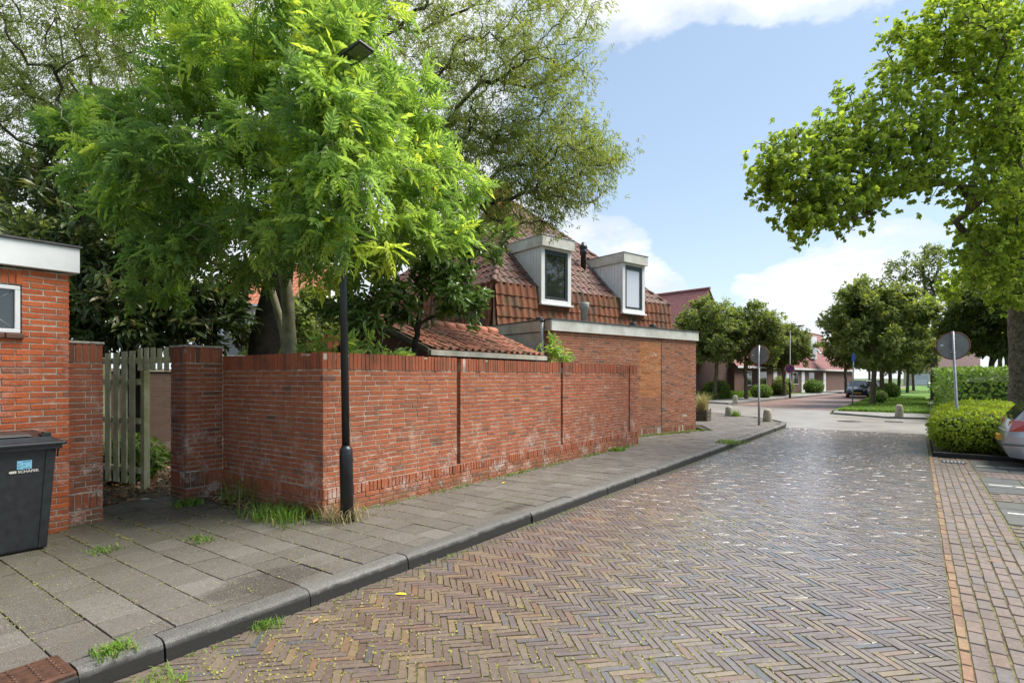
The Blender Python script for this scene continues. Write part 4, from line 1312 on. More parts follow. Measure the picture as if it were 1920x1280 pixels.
def leaf_template(kind):
    """leaf in its own frame: x along the leaf, y across, z = normal. quads only"""
    if kind in LEAF: return LEAF[kind]
    V, F = [], []

    def blade(o, d, L, W, fold=.22, mid=.42, droop=0.0, two=True):
        d = np.array(d, float); d /= np.linalg.norm(d)
        sd = np.array([-d[1], d[0], 0.0]); o = np.array(o, float); b_ = len(V)
        if two:
            pts = [o, o + d * L * mid * .9 + sd * W / 2 + [0, 0, fold * W], o + d * L * mid - [0, 0, droop * L * .3], o + d * L * mid * .9 - sd * W / 2 + [0, 0, fold * W],
                   o + d * L - [0, 0, droop * L], o + d * L * .78 + sd * W * .33 + [0, 0, fold * W * .6 - droop * L * .6], o + d * L * .78 - sd * W * .33 + [0, 0, fold * W * .6 - droop * L * .6]]
            V.extend([tuple(p) for p in pts])
            F.extend([(b_, b_ + 2, b_ + 5, b_ + 1), (b_, b_ + 3, b_ + 6, b_ + 2), (b_ + 2, b_ + 4, b_ + 5, b_ + 5), (b_ + 2, b_ + 6, b_ + 4, b_ + 4)])
        else:
            V.extend([tuple(o), tuple(o + d * L * mid + sd * W / 2 + [0, 0, fold * W]), tuple(o + d * L - [0, 0, droop * L]), tuple(o + d * L * mid - sd * W / 2 + [0, 0, fold * W])])
            F.append((b_, b_ + 3, b_ + 2, b_ + 1))
    if kind == 'pinnate':
        for i in range(4):
            t = .26 + i * .19
            z = -.42 * t * t
            for sg in (1, -1):
                L = .47 * (1 - .22 * abs(i - 1.5) / 2)
                blade((t, 0, z), (.70, sg * .85, 0), L, .165, .15, .45, .35, False)
        blade((.98, 0, -.40), (1, 0, 0), .46, .17, .15, .45, .45, False)
        V.extend([(0, -.008, 0), (.5, -.008, -.10), (.5, .008, -.10), (0, .008, 0), (1, -.005, -.42), (1, .005, -.42)])
        k = len(V) - 6
        F.extend([(k, k + 1, k + 2, k + 3), (k + 1, k + 4, k + 5, k + 2)])
    elif kind == 'heart':
        V.extend([(0.08, 0, 0), (-.02, .26, .05), (.28, .50, .10), (.66, .34, .03), (1.05, 0, -.14), (.66, -.34, .03), (.28, -.50, .10), (-.02, -.26, .05), (.45, 0, -.03)])
        F.extend([(0, 8, 2, 1), (8, 4, 3, 2), (0, 7, 6, 8), (8, 6, 5, 4)])
    elif kind == 'long':
        V.extend([(0, 0, 0), (.35, .15, .05), (.72, .12, .02), (1, 0, -.12), (.72, -.12, .02), (.35, -.15, .05), (.5, 0, -.01)])
        F.extend([(0, 6, 2, 1), (6, 3, 2, 2), (0, 5, 4, 6), (6, 4, 3, 3)])
    elif kind == 'willow':
        V.extend([(0, 0, 0), (.45, .09, .03), (1, .04, -.15), (.5, -.09, .03)])
        F.append((0, 3, 2, 1))
    else:   # small oval
        V.extend([(0, 0, 0), (.45, .27, .06), (1, 0, -.08), (.45, -.27, .06)])
        F.append((0, 3, 2, 1))
    # degenerate quads -> split to triangles later; keep simple: convert all to triangles
    T3 = []
    for q in F:
        if len(set(q)) == 4: T3 += [(q[0], q[1], q[2]), (q[0], q[2], q[3])]
        else:
            w_ = list(dict.fromkeys(q)); T3.append(tuple(w_[:3]))
    LEAF[kind] = (np.array(V, float), np.array(T3, int))
    return LEAF[kind]


def leaves_mesh(name, kind, P, D, N, S, rnd, mat, off):
    V, F = leaf_template(kind)
    D = nrm(D); N = N - D * (N * D).sum(1, keepdims=True); N = nrm(N); B = np.cross(N, D)
    W = P[:, None, :] + S[:, None, None] * (V[None, :, 0, None] * D[:, None] + V[None, :, 1, None] * B[:, None] + V[None, :, 2, None] * N[:, None])
    n = len(P); k = len(V)
    FF = (F[None] + (np.arange(n) * k)[:, None, None]).reshape(-1, 3)
    return np_mesh(name, W.reshape(-1, 3) - np.array(off), FF, mat, np.repeat(rnd, len(F)))


def grow(trunk, tips, wob=.12, seg=.35, rtip=.006, expo=.42, bias=.35, rg=None, sag=.0, upk=.35):
    """connect each tip to the nearest suitable place of the tree; returns chains [(points, radii)]"""
    rg = rg or np.random.default_rng(1)
    pos = [np.array(p, float) for p, r_ in trunk]; par = [-1] + list(range(len(trunk) - 1))
    base_r = {i: r_ for i, (p, r_) in enumerate(trunk)}
    plen = [0.0]
    for i in range(1, len(pos)): plen.append(plen[-1] + np.linalg.norm(pos[i] - pos[i - 1]))
    ok = [i >= len(trunk) * .4 for i in range(len(trunk))]
    top = pos[-1]
    tips = tips[np.argsort(np.linalg.norm(tips - np.mean([pos[len(pos) // 2], top], 0), axis=1))]
    chains = []
    A = np.zeros((60000, 3)); PL = np.zeros(60000); OKA = np.zeros(60000, bool)
    n = len(pos); A[:n] = pos; PL[:n] = plen; OKA[:n] = ok
    PAR = par + [0] * (60000 - n)
    for tip in tips:
        dv = tip - A[:n]
        dist = np.linalg.norm(dv, axis=1)
        cost = dist + bias * PL[:n] + np.where(OKA[:n], 0, 99) + np.maximum(0, -dv[:, 2]) * .25
        j = int(np.argmin(cost)); L = dist[j]
        if L < .12 or n > 59000: continue
        ns = max(3, int(L / seg))
        d0 = A[j] - A[PAR[j]] if PAR[j] >= 0 else np.array([0, 0, 1.0])
        d0 = d0 / max(np.linalg.norm(d0), 1e-6)
        C = A[j] + (d0 * .5 + np.array([0, 0, upk])) * L * .45
        ids = [j]
        w = np.cumsum(rg.normal(0, 1, (ns, 3)), 0); w -= np.linspace(0, 1, ns)[:, None] * w[-1]
        for s_ in range(1, ns + 1):
            t = s_ / ns
            p = (1 - t) ** 2 * A[j] + 2 * t * (1 - t) * C + t * t * tip + w[s_ - 1] * wob * seg
            p[2] -= sag * math.sin(math.pi * t) * L * .1
            A[n] = p; PL[n] = PL[ids[-1]] + np.linalg.norm(p - A[ids[-1]]); OKA[n] = True; PAR[n] = ids[-1]
            ids.append(n); n += 1
        chains.append(ids)
    cnt = np.zeros(n)
    for ids in chains: cnt[ids[-1]] += 1
    for i in range(n - 1, 0, -1):
        if PAR[i] >= 0: cnt[PAR[i]] += cnt[i]
    rad = rtip * np.maximum(cnt, 1) ** expo
    for i, r_ in base_r.items(): rad[i] = max(rad[i] * 0, r_)
    # branches never thicker than where they leave
    for i in range(len(trunk), n): rad[i] = min(rad[i], rad[PAR[i]] * .98)
    return A[:n].copy(), rad, chains


def tubes_np(paths, off):
    """paths: list of (pts (n,3), radii (n,), sides)"""
    VV, FF = [], []; base = 0
    for pts, rad, sides in paths:
        n = len(pts)
        d = np.gradient(pts, axis=0); d = nrm(d)
        ref = np.where(np.abs(d[:, 2:3]) < .9, np.array([[0, 0, 1.0]]), np.array([[1.0, 0, 0]]))
        a = nrm(np.cross(d, ref)); b_ = np.cross(d, a)
        th = np.arange(sides) * 2 * math.pi / sides
        ring = pts[:, None] + rad[:, None, None] * (np.cos(th)[None, :, None] * a[:, None] + np.sin(th)[None, :, None] * b_[:, None])
        VV.append(ring.reshape(-1, 3))
        i = np.arange(n - 1)[:, None] * sides; k = np.arange(sides)[None]; k2 = (k + 1) % sides
        FF.append((np.stack([i + k, i + k2, i + sides + k2, i + sides + k], -1).reshape(-1, 4)) + base)
        base += n * sides
    return np.concatenate(VV) - np.array(off), np.concatenate(FF)


def sample_lobes(lobes, rg, inner=.35, zmin=None):
    out = []
    for c_, rad_, n in lobes:
        d = nrm(rg.normal(0, 1, (n, 3)))
        r_ = inner + (1 - inner) * rg.random(n) ** .5
        out.append(np.array(c_) + d * np.array(rad_) * r_[:, None])
    out = np.concatenate(out)
    if zmin is not None: out = out[out[:, 2] > zmin]
    return out


def tree(name, label, cat, base, trunk, lobes, leaf, nleaf, size, bark, lmat, group=None, seed=1, wob=.12, seg=.35, rtip=.006, expo=.42, bias=.35,
         spread=.14, cl=7, droop=.3, along=.55, sag=0.0, zmin=None, up=.7, inner=.35, keep=None, sides=(8, 4), upk=.35, trunk_bark=None, outward=.35, scat=.62):
    rg = np.random.default_rng(seed)
    root = empty(name, base, label, cat, group)
    tips = sample_lobes(lobes, rg, inner, zmin)
    if keep is not None: tips = tips[keep(tips)]
    A, rad, chains = grow(trunk, tips, wob, seg, rtip, expo, bias, rg, sag, upk)
    tr = np.array([p for p, r_ in trunk]); trr = np.array([r_ for p, r_ in trunk])
    # smooth the trunk
    t0 = np.linspace(0, 1, len(tr)); t1 = np.linspace(0, 1, len(tr) * 4)
    trs = np.stack([np.interp(t1, t0, tr[:, k]) for k in range(3)], 1); trr2 = np.interp(t1, t0, trr)
    trs[1:-1] += rg.normal(0, .012, (len(trs) - 2, 3))
    trr2 *= 1 + rg.normal(0, .03, len(trr2))
    paths = [(trs, trr2, 14)]
    V, F = tubes_np(paths, base)
    o = link('trunk', np_mesh('trunk', V, F, trunk_bark or bark, None, True), root)
    big, small = [], []
    for ids in chains:
        pts = A[ids]; r_ = rad[ids].copy(); r_[0] = min(r_[0], r_[1] * 1.25)
        (big if r_[1] > .02 else small).append((pts, r_, sides[0] if r_[1] > .02 else sides[1]))
    V, F = tubes_np(big + small, base)
    link('branches', np_mesh('branches', V, F, bark, None, True), root)['kind'] = 'stuff'
    # leaves in clusters along the outer part of each branch
    nc = max(1, nleaf // cl)
    ci = rg.integers(0, len(chains), nc)
    t = 1 - along * rg.random(nc) ** 1.3
    P0 = np.zeros((nc, 3)); D0 = np.zeros((nc, 3))
    for q in range(nc):
        ids = chains[ci[q]]; f = t[q] * (len(ids) - 1); i0 = min(int(f), len(ids) - 2)
        a_, b_ = A[ids[i0]], A[ids[i0 + 1]]
        P0[q] = a_ + (b_ - a_) * (f - i0); D0[q] = b_ - a_
    D0 = nrm(D0)
    ctr = np.mean(tips, 0)
    out = nrm(P0 - ctr)
    P0 = P0 + rg.normal(0, spread, (nc, 3))
    P = np.repeat(P0, cl, 0) + rg.normal(0, size * .28, (nc * cl, 3))
    n = len(P)
    D = np.repeat(D0 * .5 + out * outward, cl, 0) + rg.normal(0, scat, (n, 3)); D[:, 2] -= droop
    N = np.repeat(out * .35, cl, 0) + np.array([0, 0, up]) + rg.normal(0, .42, (n, 3))
    S = size * (.7 + .6 * rg.random(n))
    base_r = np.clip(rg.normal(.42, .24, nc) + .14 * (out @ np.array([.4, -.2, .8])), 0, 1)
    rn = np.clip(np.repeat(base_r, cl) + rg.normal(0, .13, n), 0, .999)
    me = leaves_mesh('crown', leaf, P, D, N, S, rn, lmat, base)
    link('crown', me, root)['kind'] = 'stuff'
    return root


# --- corkscrew willow: the big twisted tree behind everything
tree('willow_tree', 'tall corkscrew willow with twisted branches and a dark thick trunk behind the garden wall', 'tree', (-10.9, 6.28, 0),
     [((-10.9, 6.28, -.1), .36), ((-10.88, 6.3, 1.0), .31), ((-10.85, 6.3, 2.2), .30), ((-10.7, 6.5, 3.4), .29), ((-10.6, 6.7, 4.6), .25), ((-10.3, 6.9, 5.8), .22)],
     [((-14.8, 4.1, 8.3), (2.2, 2.2, 1.7), 120), ((-15.4, 3.7, 6.2), (1.8, 1.8, 1.5), 90), ((-13.1, 5.3, 9.0), (2.3, 2.3, 1.6), 120), ((-8.5, 8.65, 8.3), (2.0, 2.0, 1.6), 130),
      ((-7.1, 9.65, 7.7), (1.7, 1.7, 1.5), 130), ((-6.3, 10.3, 8.9), (1.5, 1.5, 1.2), 95), ((-6.4, 10.2, 6.5), (1.3, 1.3, 1.2), 110), ((-5.75, 10.0, 5.9), (1.1, 1.1, .85), 60),
      ((-7.9, 9.7, 6.1), (1.5, 1.5, 1.2), 110), ((-9.4, 8.0, 9.0), (2.0, 2.0, 1.5), 100), ((-6.9, 9.9, 5.3), (1.2, 1.2, .7), 55), ((-11.3, 6.6, 10.8), (3.0, 3.0, 1.5), 90), ((-7.6, 9.3, 10.8), (2.2, 2.2, 1.3), 80),
      ((-14, 4.6, 10.8), (2.2, 2.2, 1.3), 50), ((-9.0, 8.2, 6.6), (1.6, 1.6, 1.3), 60), ((-15.2, 3.8, 9.0), (1.8, 1.8, 1.4), 80), ((-14.9, 3.4, 7.2), (1.5, 1.5, 1.3), 70), ((-14.2, 4.5, 7.6), (1.5, 1.5, 1.3), 60), ((-5.15, 10.2, 6.15), (.75, .6, .5), 26)],
     'willow', 135000, .10, M['bark_willow'], M['leaf_willow'], trunk_bark=M['bark_dark'], seed=3, wob=.42, seg=.2, rtip=.0058, expo=.46, bias=.3, spread=.15, cl=6, droop=.75, along=.75, up=.35, sides=(7, 4))

# --- ash-like tree with pinnate leaves in front of it
tree('ash_tree', 'bright green tree with feathery leaves and a slim pale trunk overhanging the garden wall', 'tree', (-7.75, 5.1, 0),
     [((-7.72, 5.05, -.1), .125), ((-7.8, 5.08, 1.2), .105), ((-7.95, 5.05, 2.4), .095), ((-8.0, 5.0, 3.4), .085), ((-7.8, 4.8, 4.6), .07), ((-7.6, 4.6, 5.8), .05)],
     [((-7.62, 3.95, 5.8), (.9, .9, .75), 46), ((-6.74, 4.75, 6.0), (.95, .95, .8), 46), ((-8.45, 3.8, 6.3), (.9, .9, .75), 44), ((-6.44, 4.3, 4.25), (.75, .75, .7), 46), ((-7.94, 3.5, 4.3), (.8, .8, .6), 46),
      ((-9.3, 3.2, 5.0), (.85, .85, .5), 38), ((-7.42, 3.9, 3.45), (.8, .7, .55), 34), ((-6.3, 5.3, 5.1), (.8, .8, .75), 42), ((-5.9, 5.85, 4.6), (.7, .7, .65), 30), ((-6.0, 4.65, 3.3), (.65, .6, .5), 26),
      ((-8.8, 3.4, 3.85), (.7, .7, .45), 28), ((-6.1, 5.9, 5.6), (.6, .6, .6), 20), ((-7.5, 4.4, 6.9), (1.2, 1.2, .6), 44), ((-8.5, 3.6, 5.2), (.7, .7, .6), 26), ((-7.0, 4.3, 5.1), (.7, .7, .6), 30), ((-5.75, 4.75, 5.4), (.5, .5, .5), 20),
      ((-4.85, 3.72, 3.75), (.42, .42, .38), 22), ((-4.78, 3.86, 3.2), (.36, .36, .26), 16), ((-5.15, 3.68, 4.3), (.45, .4, .36), 24), ((-5.1, 4.25, 4.55), (.4, .4, .3), 16), ((-5.25, 3.6, 4.75), (.28, .28, .28), 12), ((-5.4, 3.9, 5.3), (.3, .3, .25), 10), ((-5.5, 3.6, 3.3), (.45, .4, .3), 22), ((-6.2, 3.45, 4.4), (.55, .5, .42), 28),
      ((-5.1, 4.8, 3.4), (.45, .45, .3), 18), ((-5.1, 5.5, 3.65), (.45, .5, .32), 18), ((-7.4, 3.0, 4.2), (.5, .45, .38), 24), ((-8.5, 2.7, 4.75), (.5, .45, .36), 24), ((-6.8, 3.45, 5.8), (.6, .6, .45), 28), ((-5.9, 4.15, 5.9), (.55, .55, .4), 24), ((-7.4, 3.15, 3.4), (.5, .4, .28), 20), ((-7.85, 2.75, 3.95), (.45, .4, .3), 20),
      ((-5.3, 4.9, 4.3), (.5, .5, .45), 20), ((-6.6, 3.9, 3.55), (.6, .45, .35), 22),
      ((-8.5, 3.3, 6.6), (.7, .6, .6), 24), ((-6.3, 5.0, 6.7), (.7, .7, .6), 26), ((-9.5, 2.65, 5.1), (.4, .4, .3), 14), ((-8.6, 2.55, 4.4), (.4, .4, .3), 14), ((-7.7, 3.05, 3.2), (.4, .4, .25), 14), ((-5.15, 5.7, 4.35), (.4, .45, .35), 16), ((-5.75, 5.85, 5.3), (.5, .5, .45), 18), ((-9.0, 3.5, 2.95), (.45, .4, .25), 12)],
     'pinnate', 8200, .21, M['bark_pale'], M['leaf_ash'], seed=5, wob=.10, seg=.3, rtip=.0042, expo=.42, spread=.05, cl=8, droop=.25, along=.42, up=.85, outward=.5, inner=.45, scat=.85)
# second pale stem beside it
MB().tube([(-7.98, 5.2, -.1), (-8.08, 5.2, 1.2), (-8.22, 5.1, 2.4), (-8.5, 4.9, 3.6), (-8.9, 4.5, 4.8)], [.075, .066, .058, .045, .02], 10).build('stem', M['bark_pale'], bpy.data.objects['ash_tree'])

# --- dark evergreen with large leathery leaves, left of the willow
tree('evergreen_tree', 'dark leathery leaved evergreen tree rising behind the picket gate and outbuilding', 'tree', (-11.6, 4.3, 0),
     [((-11.3, 4.2, -.1), .16), ((-11.45, 4.25, 1.0), .14), ((-11.7, 4.2, 2.2), .12), ((-11.8, 4.2, 3.6), .09), ((-12.0, 4.2, 5.0), .06)],
     [((-12.6, 3.8, 5.3), (1.3, 1.2, 1.1), 80), ((-11.8, 4.4, 5.9), (1.2, 1.2, .9), 70), ((-12.1, 3.6, 3.9), (1.2, 1.1, 1.0), 80), ((-11.2, 4.25, 4.3), (1.1, 1.0, 1.0), 70), ((-11.1, 4.9, 3.2), (1.1, 1.0, .8), 60),
      ((-11.4, 3.7, 2.9), (1.0, .9, .7), 60), ((-11.3, 5.4, 3.7), (1.0, 1.0, .8), 50), ((-14.0, 3.4, 4.6), (1.4, 1.2, 1.2), 60), ((-13.2, 3.1, 3.2), (1.2, 1.0, 1.0), 50), ((-12.4, 3.3, 2.3), (.9, .9, .6), 40), ((-10.9, 4.65, 2.45), (.8, .7, .5), 36), ((-11.2, 4.0, 2.4), (.8, .7, .5), 36), ((-11.5, 5.6, 2.6), (.8, .8, .55), 34), ((-12.6, 5.1, 3.1), (1.0, .9, .7), 40), ((-10.6, 5.3, 2.9), (.6, .6, .5), 24)],
     'long', 20000, .20, M['bark_dark'], M['leaf_ever'], seed=8, wob=.12, seg=.3, rtip=.006, spread=.05, cl=8, droop=.15, along=.5, up=.6)

# --- laurel-like shrub between the wall and the shed
tree('laurel_shrub', 'glossy broad leaved shrub growing over the garden wall in front of the shed roof', 'shrub', (-6.75, 6.2, 0),
     [((-6.75, 6.25, -.05), .07), ((-6.7, 6.25, .9), .06), ((-6.6, 6.3, 1.7), .055), ((-6.4, 6.3, 2.3), .045), ((-6.3, 6.3, 2.9), .03)],
     [((-6.35, 6.0, 3.3), (.55, .5, .45), 40), ((-6.0, 6.6, 3.55), (.6, .6, .45), 44), ((-5.75, 6.55, 3.0), (.42, .45, .4), 34), ((-6.45, 5.8, 2.75), (.5, .45, .4), 30), ((-6.4, 6.5, 4.0), (.6, .6, .45), 38), ((-5.9, 7.3, 3.95), (.55, .55, .4), 30),
      ((-6.9, 5.6, 3.3), (.5, .5, .5), 26), ((-6.7, 5.3, 2.5), (.5, .5, .35), 22), ((-6.0, 6.9, 2.75), (.35, .4, .3), 14)],
     'long', 5200, .17, M['bark_dark'], M['leaf_laurel'], seed=9, wob=.14, seg=.22, rtip=.005, spread=.03, cl=8, droop=.1, along=.4, up=.6, bias=.25)

# --- young shoots above the wall top
for x_, y_, z_, lb_, sd_ in ((-6.26, 10.0, 2.25, 'bright green sapling rising by the shed gutter end', 51), (-6.0, 4.32, 2.0, 'young leafy shoots above the wall coping left of the lamp post', 52), (-6.05, 5.2, 2.0, 'young leafy shoots above the wall coping right of the lamp post', 53)):
    tree('sapling', lb_, 'sapling', (x_, y_, 0), [((x_, y_, -.03), .015), ((x_ + .02, y_, 1.0), .012), ((x_, y_ + .02, z_ - .35), .008), ((x_, y_, z_), .005)],
         [((x_ + .1, y_, z_), (.34, .34, .2), 16), ((x_ + .3, y_ + .1, z_ - .18), (.22, .25, .15), 10)], 'long', 260, .13, M['bark_pale'], M['leaf_ash'], seed=sd_, wob=.1, seg=.1, rtip=.003, spread=.02, cl=6, droop=.1, along=.4)
# --- lime tree at the right
tree('lime_tree', 'large fresh green lime tree with furrowed trunk at the right edge beside the hedge', 'tree', (2.55, 22.6, 0),
     [((2.62, 22.7, -.1), .46), ((2.58, 22.6, 1.0), .35), ((2.52, 22.4, 2.5), .32), ((2.5, 22.2, 4.2), .30), ((2.4, 21.8, 6.0), .27), ((2.2, 21.2, 8.0), .2), ((1.9, 20.4, 10.0), .13)],
     [((1.5, 18.4, 10.3), (1.9, 1.9, 1.3), 85), ((.4, 16.9, 9.3), (1.6, 1.6, 1.1), 80), ((-.75, 15.6, 7.7), (1.3, 1.4, .95), 75), ((-1.85, 14.3, 6.75), (.95, 1.1, .7), 55), ((-2.2, 13.75, 5.75), (.75, .8, .55), 46),
      ((-1.45, 14.5, 5.4), (.85, .9, .5), 46), ((-.2, 16.5, 6.6), (1.2, 1.3, .85), 60), ((1.1, 18.7, 8.0), (1.5, 1.6, 1.2), 70), ((1.65, 19.6, 5.9), (1.0, 1.2, .9), 60), ((2.0, 20.5, 4.8), (.8, 1.0, .7), 40), ((-2.0, 13.75, 4.95), (.55, .6, .3), 22),
      ((.7, 16.6, 9.9), (1.3, 1.4, 1.1), 55), ((3.2, 20.6, 9.0), (2.2, 2.0, 2.0), 70), ((3.5, 21.5, 6.0), (1.8, 1.6, 1.6), 50), ((2.2, 21.4, 3.9), (.5, .6, .45), 18), ((-1.2, 15.0, 6.3), (.9, 1.0, .8), 44), ((2.6, 19, 12), (2.2, 2.2, 1.2), 50), ((1.6, 17.9, 6.5), (1.0, 1.0, .8), 40), ((1.5, 18.9, 4.9), (.8, .9, .6), 34), ((1.9, 19.4, 5.4), (.8, .9, .6), 30), ((1.1, 20.4, 4.4), (.7, .8, .5), 22), ((1.7, 18.0, 8.1), (1.1, 1.1, .9), 40), ((-2.6, 13.0, 5.9), (.5, .55, .3), 20), ((-2.45, 13.3, 6.4), (.5, .5, .35), 20)],
     'heart', 47000, .098, M['bark_lime'], M['leaf_lime'], seed=12, wob=.16, seg=.4, rtip=.0085, expo=.43, spread=.17, cl=7, droop=.6, along=.75, up=.75, upk=.15, inner=.2)


def copy_thing(root, loc, rz=0.0, sc=1.0, label=None):
    r_ = root.copy(); col.objects.link(r_)
    r_.location = loc; r_.rotation_euler = (0, 0, rz); r_.scale = (sc, sc, sc)
    if label: r_['label'] = label
    for ch in list(root.children):
        c_ = ch.copy(); col.objects.link(c_); c_.parent = r_
        for g in list(ch.children):
            d_ = g.copy(); col.objects.link(d_); d_.parent = c_
    return r_


def round_tree(loc, label, seed, h=5.0, rad_=2.6, nl=9000, group='trees along the far street'):
    x, y, z = loc
    lob = []
    rg = np.random.default_rng(seed)
    for i in range(9):
        a = rg.random() * 6.283; q = rad_ * (.35 + .25 * rg.random())
        lob.append(((x + q * math.cos(a), y + q * math.sin(a), z + h + rg.normal(0, .6)), (rad_ * .62, rad_ * .62, rad_ * .55), 34))
    lob.append(((x, y, z + h + rad_ * .55), (rad_ * .6, rad_ * .6, rad_ * .45), 34))
    return tree('street_tree', label, 'tree', loc, [((x, y, z - .1), .17), ((x + .03, y, z + 1), .14), ((x + .1, y + .05, z + 2.2), .13), ((x + .1, y, z + h * .8), .09), ((x, y, z + h), .06)], lob, 'oval', int(nl * 1.9), .25, M['bark_street'], M['leaf_street'], group, seed, spread=.16, cl=7, droop=.3, along=.6, rtip=.012, sides=(6, 3))


GT = 'trees along the far street'
ta = round_tree((-2.2, 40.4, -.03), 'nearest round tree on the grass verge, in front of the dark blue car', 21, 5.0, 3.1, 11000)
tb = round_tree((-12.2, 42.6, -.02), 'round street tree nearest the brick garage, in front of the red gabled roof', 22, 5.0, 2.7, 9000)
tc = copy_thing(tb, (-10.6, 45.2, -.02), 2.1, .97, 'round street tree just behind the one nearest the garage')
td = copy_thing(tb, (-9.6, 54.5, -.02), 4.0, .86, 'small round street tree beside the far lamp post with the no parking sign')
for i, (x, y, rz, sc, lb) in enumerate([(-2.05, 47.5, 1.2, 1.0, 'second tree in the row on the grass verge'), (-1.8, 57, 3.3, 1.0, 'third tree in the row on the grass verge'), (-1.4, 63, 5.0, .95, 'fourth tree in the row on the grass verge'),
                                          (-.9, 76, .5, 1.0, 'fifth tree in the row on the grass verge'), (-.4, 88, 2.5, 1.0, 'sixth tree in the row on the grass verge, farthest from the junction')]):
    copy_thing(ta, (x, y, -.03), rz, sc, lb)
for i, (x, y, rz, sc, lb) in enumerate([(3.6, 44, 1.0, 1.05, 'dense green tree rising directly behind the clipped hedge'), (6.6, 40, 3.0, 1.25, 'broad green tree behind the hedge beside the lime trunk'), (5.2, 54, 5.0, 1.3, 'tall green tree farther back behind the clipped hedge'),
                                          (-6.6, 74, 2.0, 1.0, 'dark green tree at the far bend of the red street'), (-5.6, 96, 4.0, 1.1, 'distant green tree at the far end of the red street'), (7.5, 84, .3, 1.5, 'distant green tree closing the footpath view')]):
    copy_thing(tb, (x, y, -.1), rz, sc, lb)
tree('tall_tree', 'thin tall tree whose airy top shows left of the lime crown', 'tree', (1.0, 52, 0), [((1, 52, -.1), .25), ((1, 52, 4), .2), ((1, 52, 8), .1)],
     [((-.6, 50.5, 9.6), (1.6, 1.6, 1.0), 50), ((.6, 52, 10.6), (1.6, 1.6, .9), 50), ((1.5, 52, 8.6), (2, 2, 1.4), 60)], 'oval', 4200, .2, M['bark_street'], M['leaf_street'], seed=31, spread=.14, along=.6, rtip=.014, sides=(6, 3))
copy_thing(bpy.data.objects['tall_tree'], (-32, 22, -1), 1.0, 1.0, 'distant tree behind the neighbouring white house')
copy_thing(tb, (-19.5, 4.5, 0), 1.0, .85, 'green garden tree behind the dark evergreen at the far left')
copy_thing(tb, (-18.5, 12.0, -1.2), 3.0, .8, 'light green tree between the willow trunk and the white house')


def shell_plant(name, label, cat, root, blobs, n, leaf, size, mat, core=True, kind='box', seed=1, group=None, zmin=0.0):
    """foliage over closed volumes. blobs: (cx, cy, cz, rx, ry, rz, power)"""
    rg = np.random.default_rng(seed)
    r_ = empty(name, root, label, cat, group)
    P, N = [], []
    vol = np.array([(b[3] * b[4] + b[4] * b[5] + b[3] * b[5]) / (b[1] if b[6] >= 4 else 1.0) ** 2 for b in blobs]); vol = vol / vol.sum()
    for b, v in zip(blobs, vol):
        m_ = int(n * v)
        d = nrm(rg.normal(0, 1, (m_, 3)))
        pw = b[6]
        # superellipsoid surface
        q = np.power((np.abs(d) ** pw).sum(1), -1 / pw)[:, None] * d
        if pw >= 4:
            ar = np.array([b[4] * b[5], b[3] * b[5], b[3] * b[4]]); ax_ = rg.choice(3, m_, p=ar / ar.sum())
            q = rg.uniform(-1, 1, (m_, 3)); q[np.arange(m_), ax_] = np.where(rg.random(m_) < .5, -1, 1)
            d = q * .15; d[np.arange(m_), ax_] = q[np.arange(m_), ax_]; d = nrm(d)
        q = q * (1 - .12 * rg.random((m_, 1)) ** 1.5)
        ph = rg.random(3) * 6
        bump_ = 1 + .05 * rg.exponential(.5, (m_, 1)) + (.03 if pw >= 4 else .075) * np.sin(q[:, :1] * b[3] * 5 + ph[0]) * np.sin(q[:, 1:2] * b[4] * 5 + ph[1]) + .03 * np.sin(q[:, 2:] * b[5] * 7 + ph[2])
        P.append(np.array(b[:3]) + q * np.array(b[3:6]) * bump_); N.append(d if pw >= 4 else nrm(np.sign(d) * np.abs(q) ** (pw - 1) / np.array(b[3:6])))
    P = np.concatenate(P); N = np.concatenate(N)
    ok = P[:, 2] > zmin
    P, N = P[ok], N[ok]
    m_ = len(P)
    D = rg.normal(0, .7, (m_, 3)) + N * .35; D[:, 2] += .15
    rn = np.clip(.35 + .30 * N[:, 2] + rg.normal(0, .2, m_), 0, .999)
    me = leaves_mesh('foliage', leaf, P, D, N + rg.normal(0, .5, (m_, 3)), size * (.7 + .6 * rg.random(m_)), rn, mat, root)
    link('foliage', me, r_)
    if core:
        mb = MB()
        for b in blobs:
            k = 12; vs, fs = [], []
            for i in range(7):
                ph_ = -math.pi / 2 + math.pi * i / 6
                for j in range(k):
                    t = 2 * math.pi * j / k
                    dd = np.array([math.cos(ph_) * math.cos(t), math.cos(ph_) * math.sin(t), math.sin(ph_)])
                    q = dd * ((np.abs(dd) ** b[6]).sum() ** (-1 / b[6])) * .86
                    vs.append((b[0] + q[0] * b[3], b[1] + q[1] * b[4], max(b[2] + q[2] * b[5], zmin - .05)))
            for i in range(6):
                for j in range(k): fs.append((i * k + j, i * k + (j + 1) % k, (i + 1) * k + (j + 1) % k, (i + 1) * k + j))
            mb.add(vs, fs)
        mb.build('branches', M['foliage_core'], r_)  # closed dark green core that fills the leaf shell, no modelled twigs
    return r_


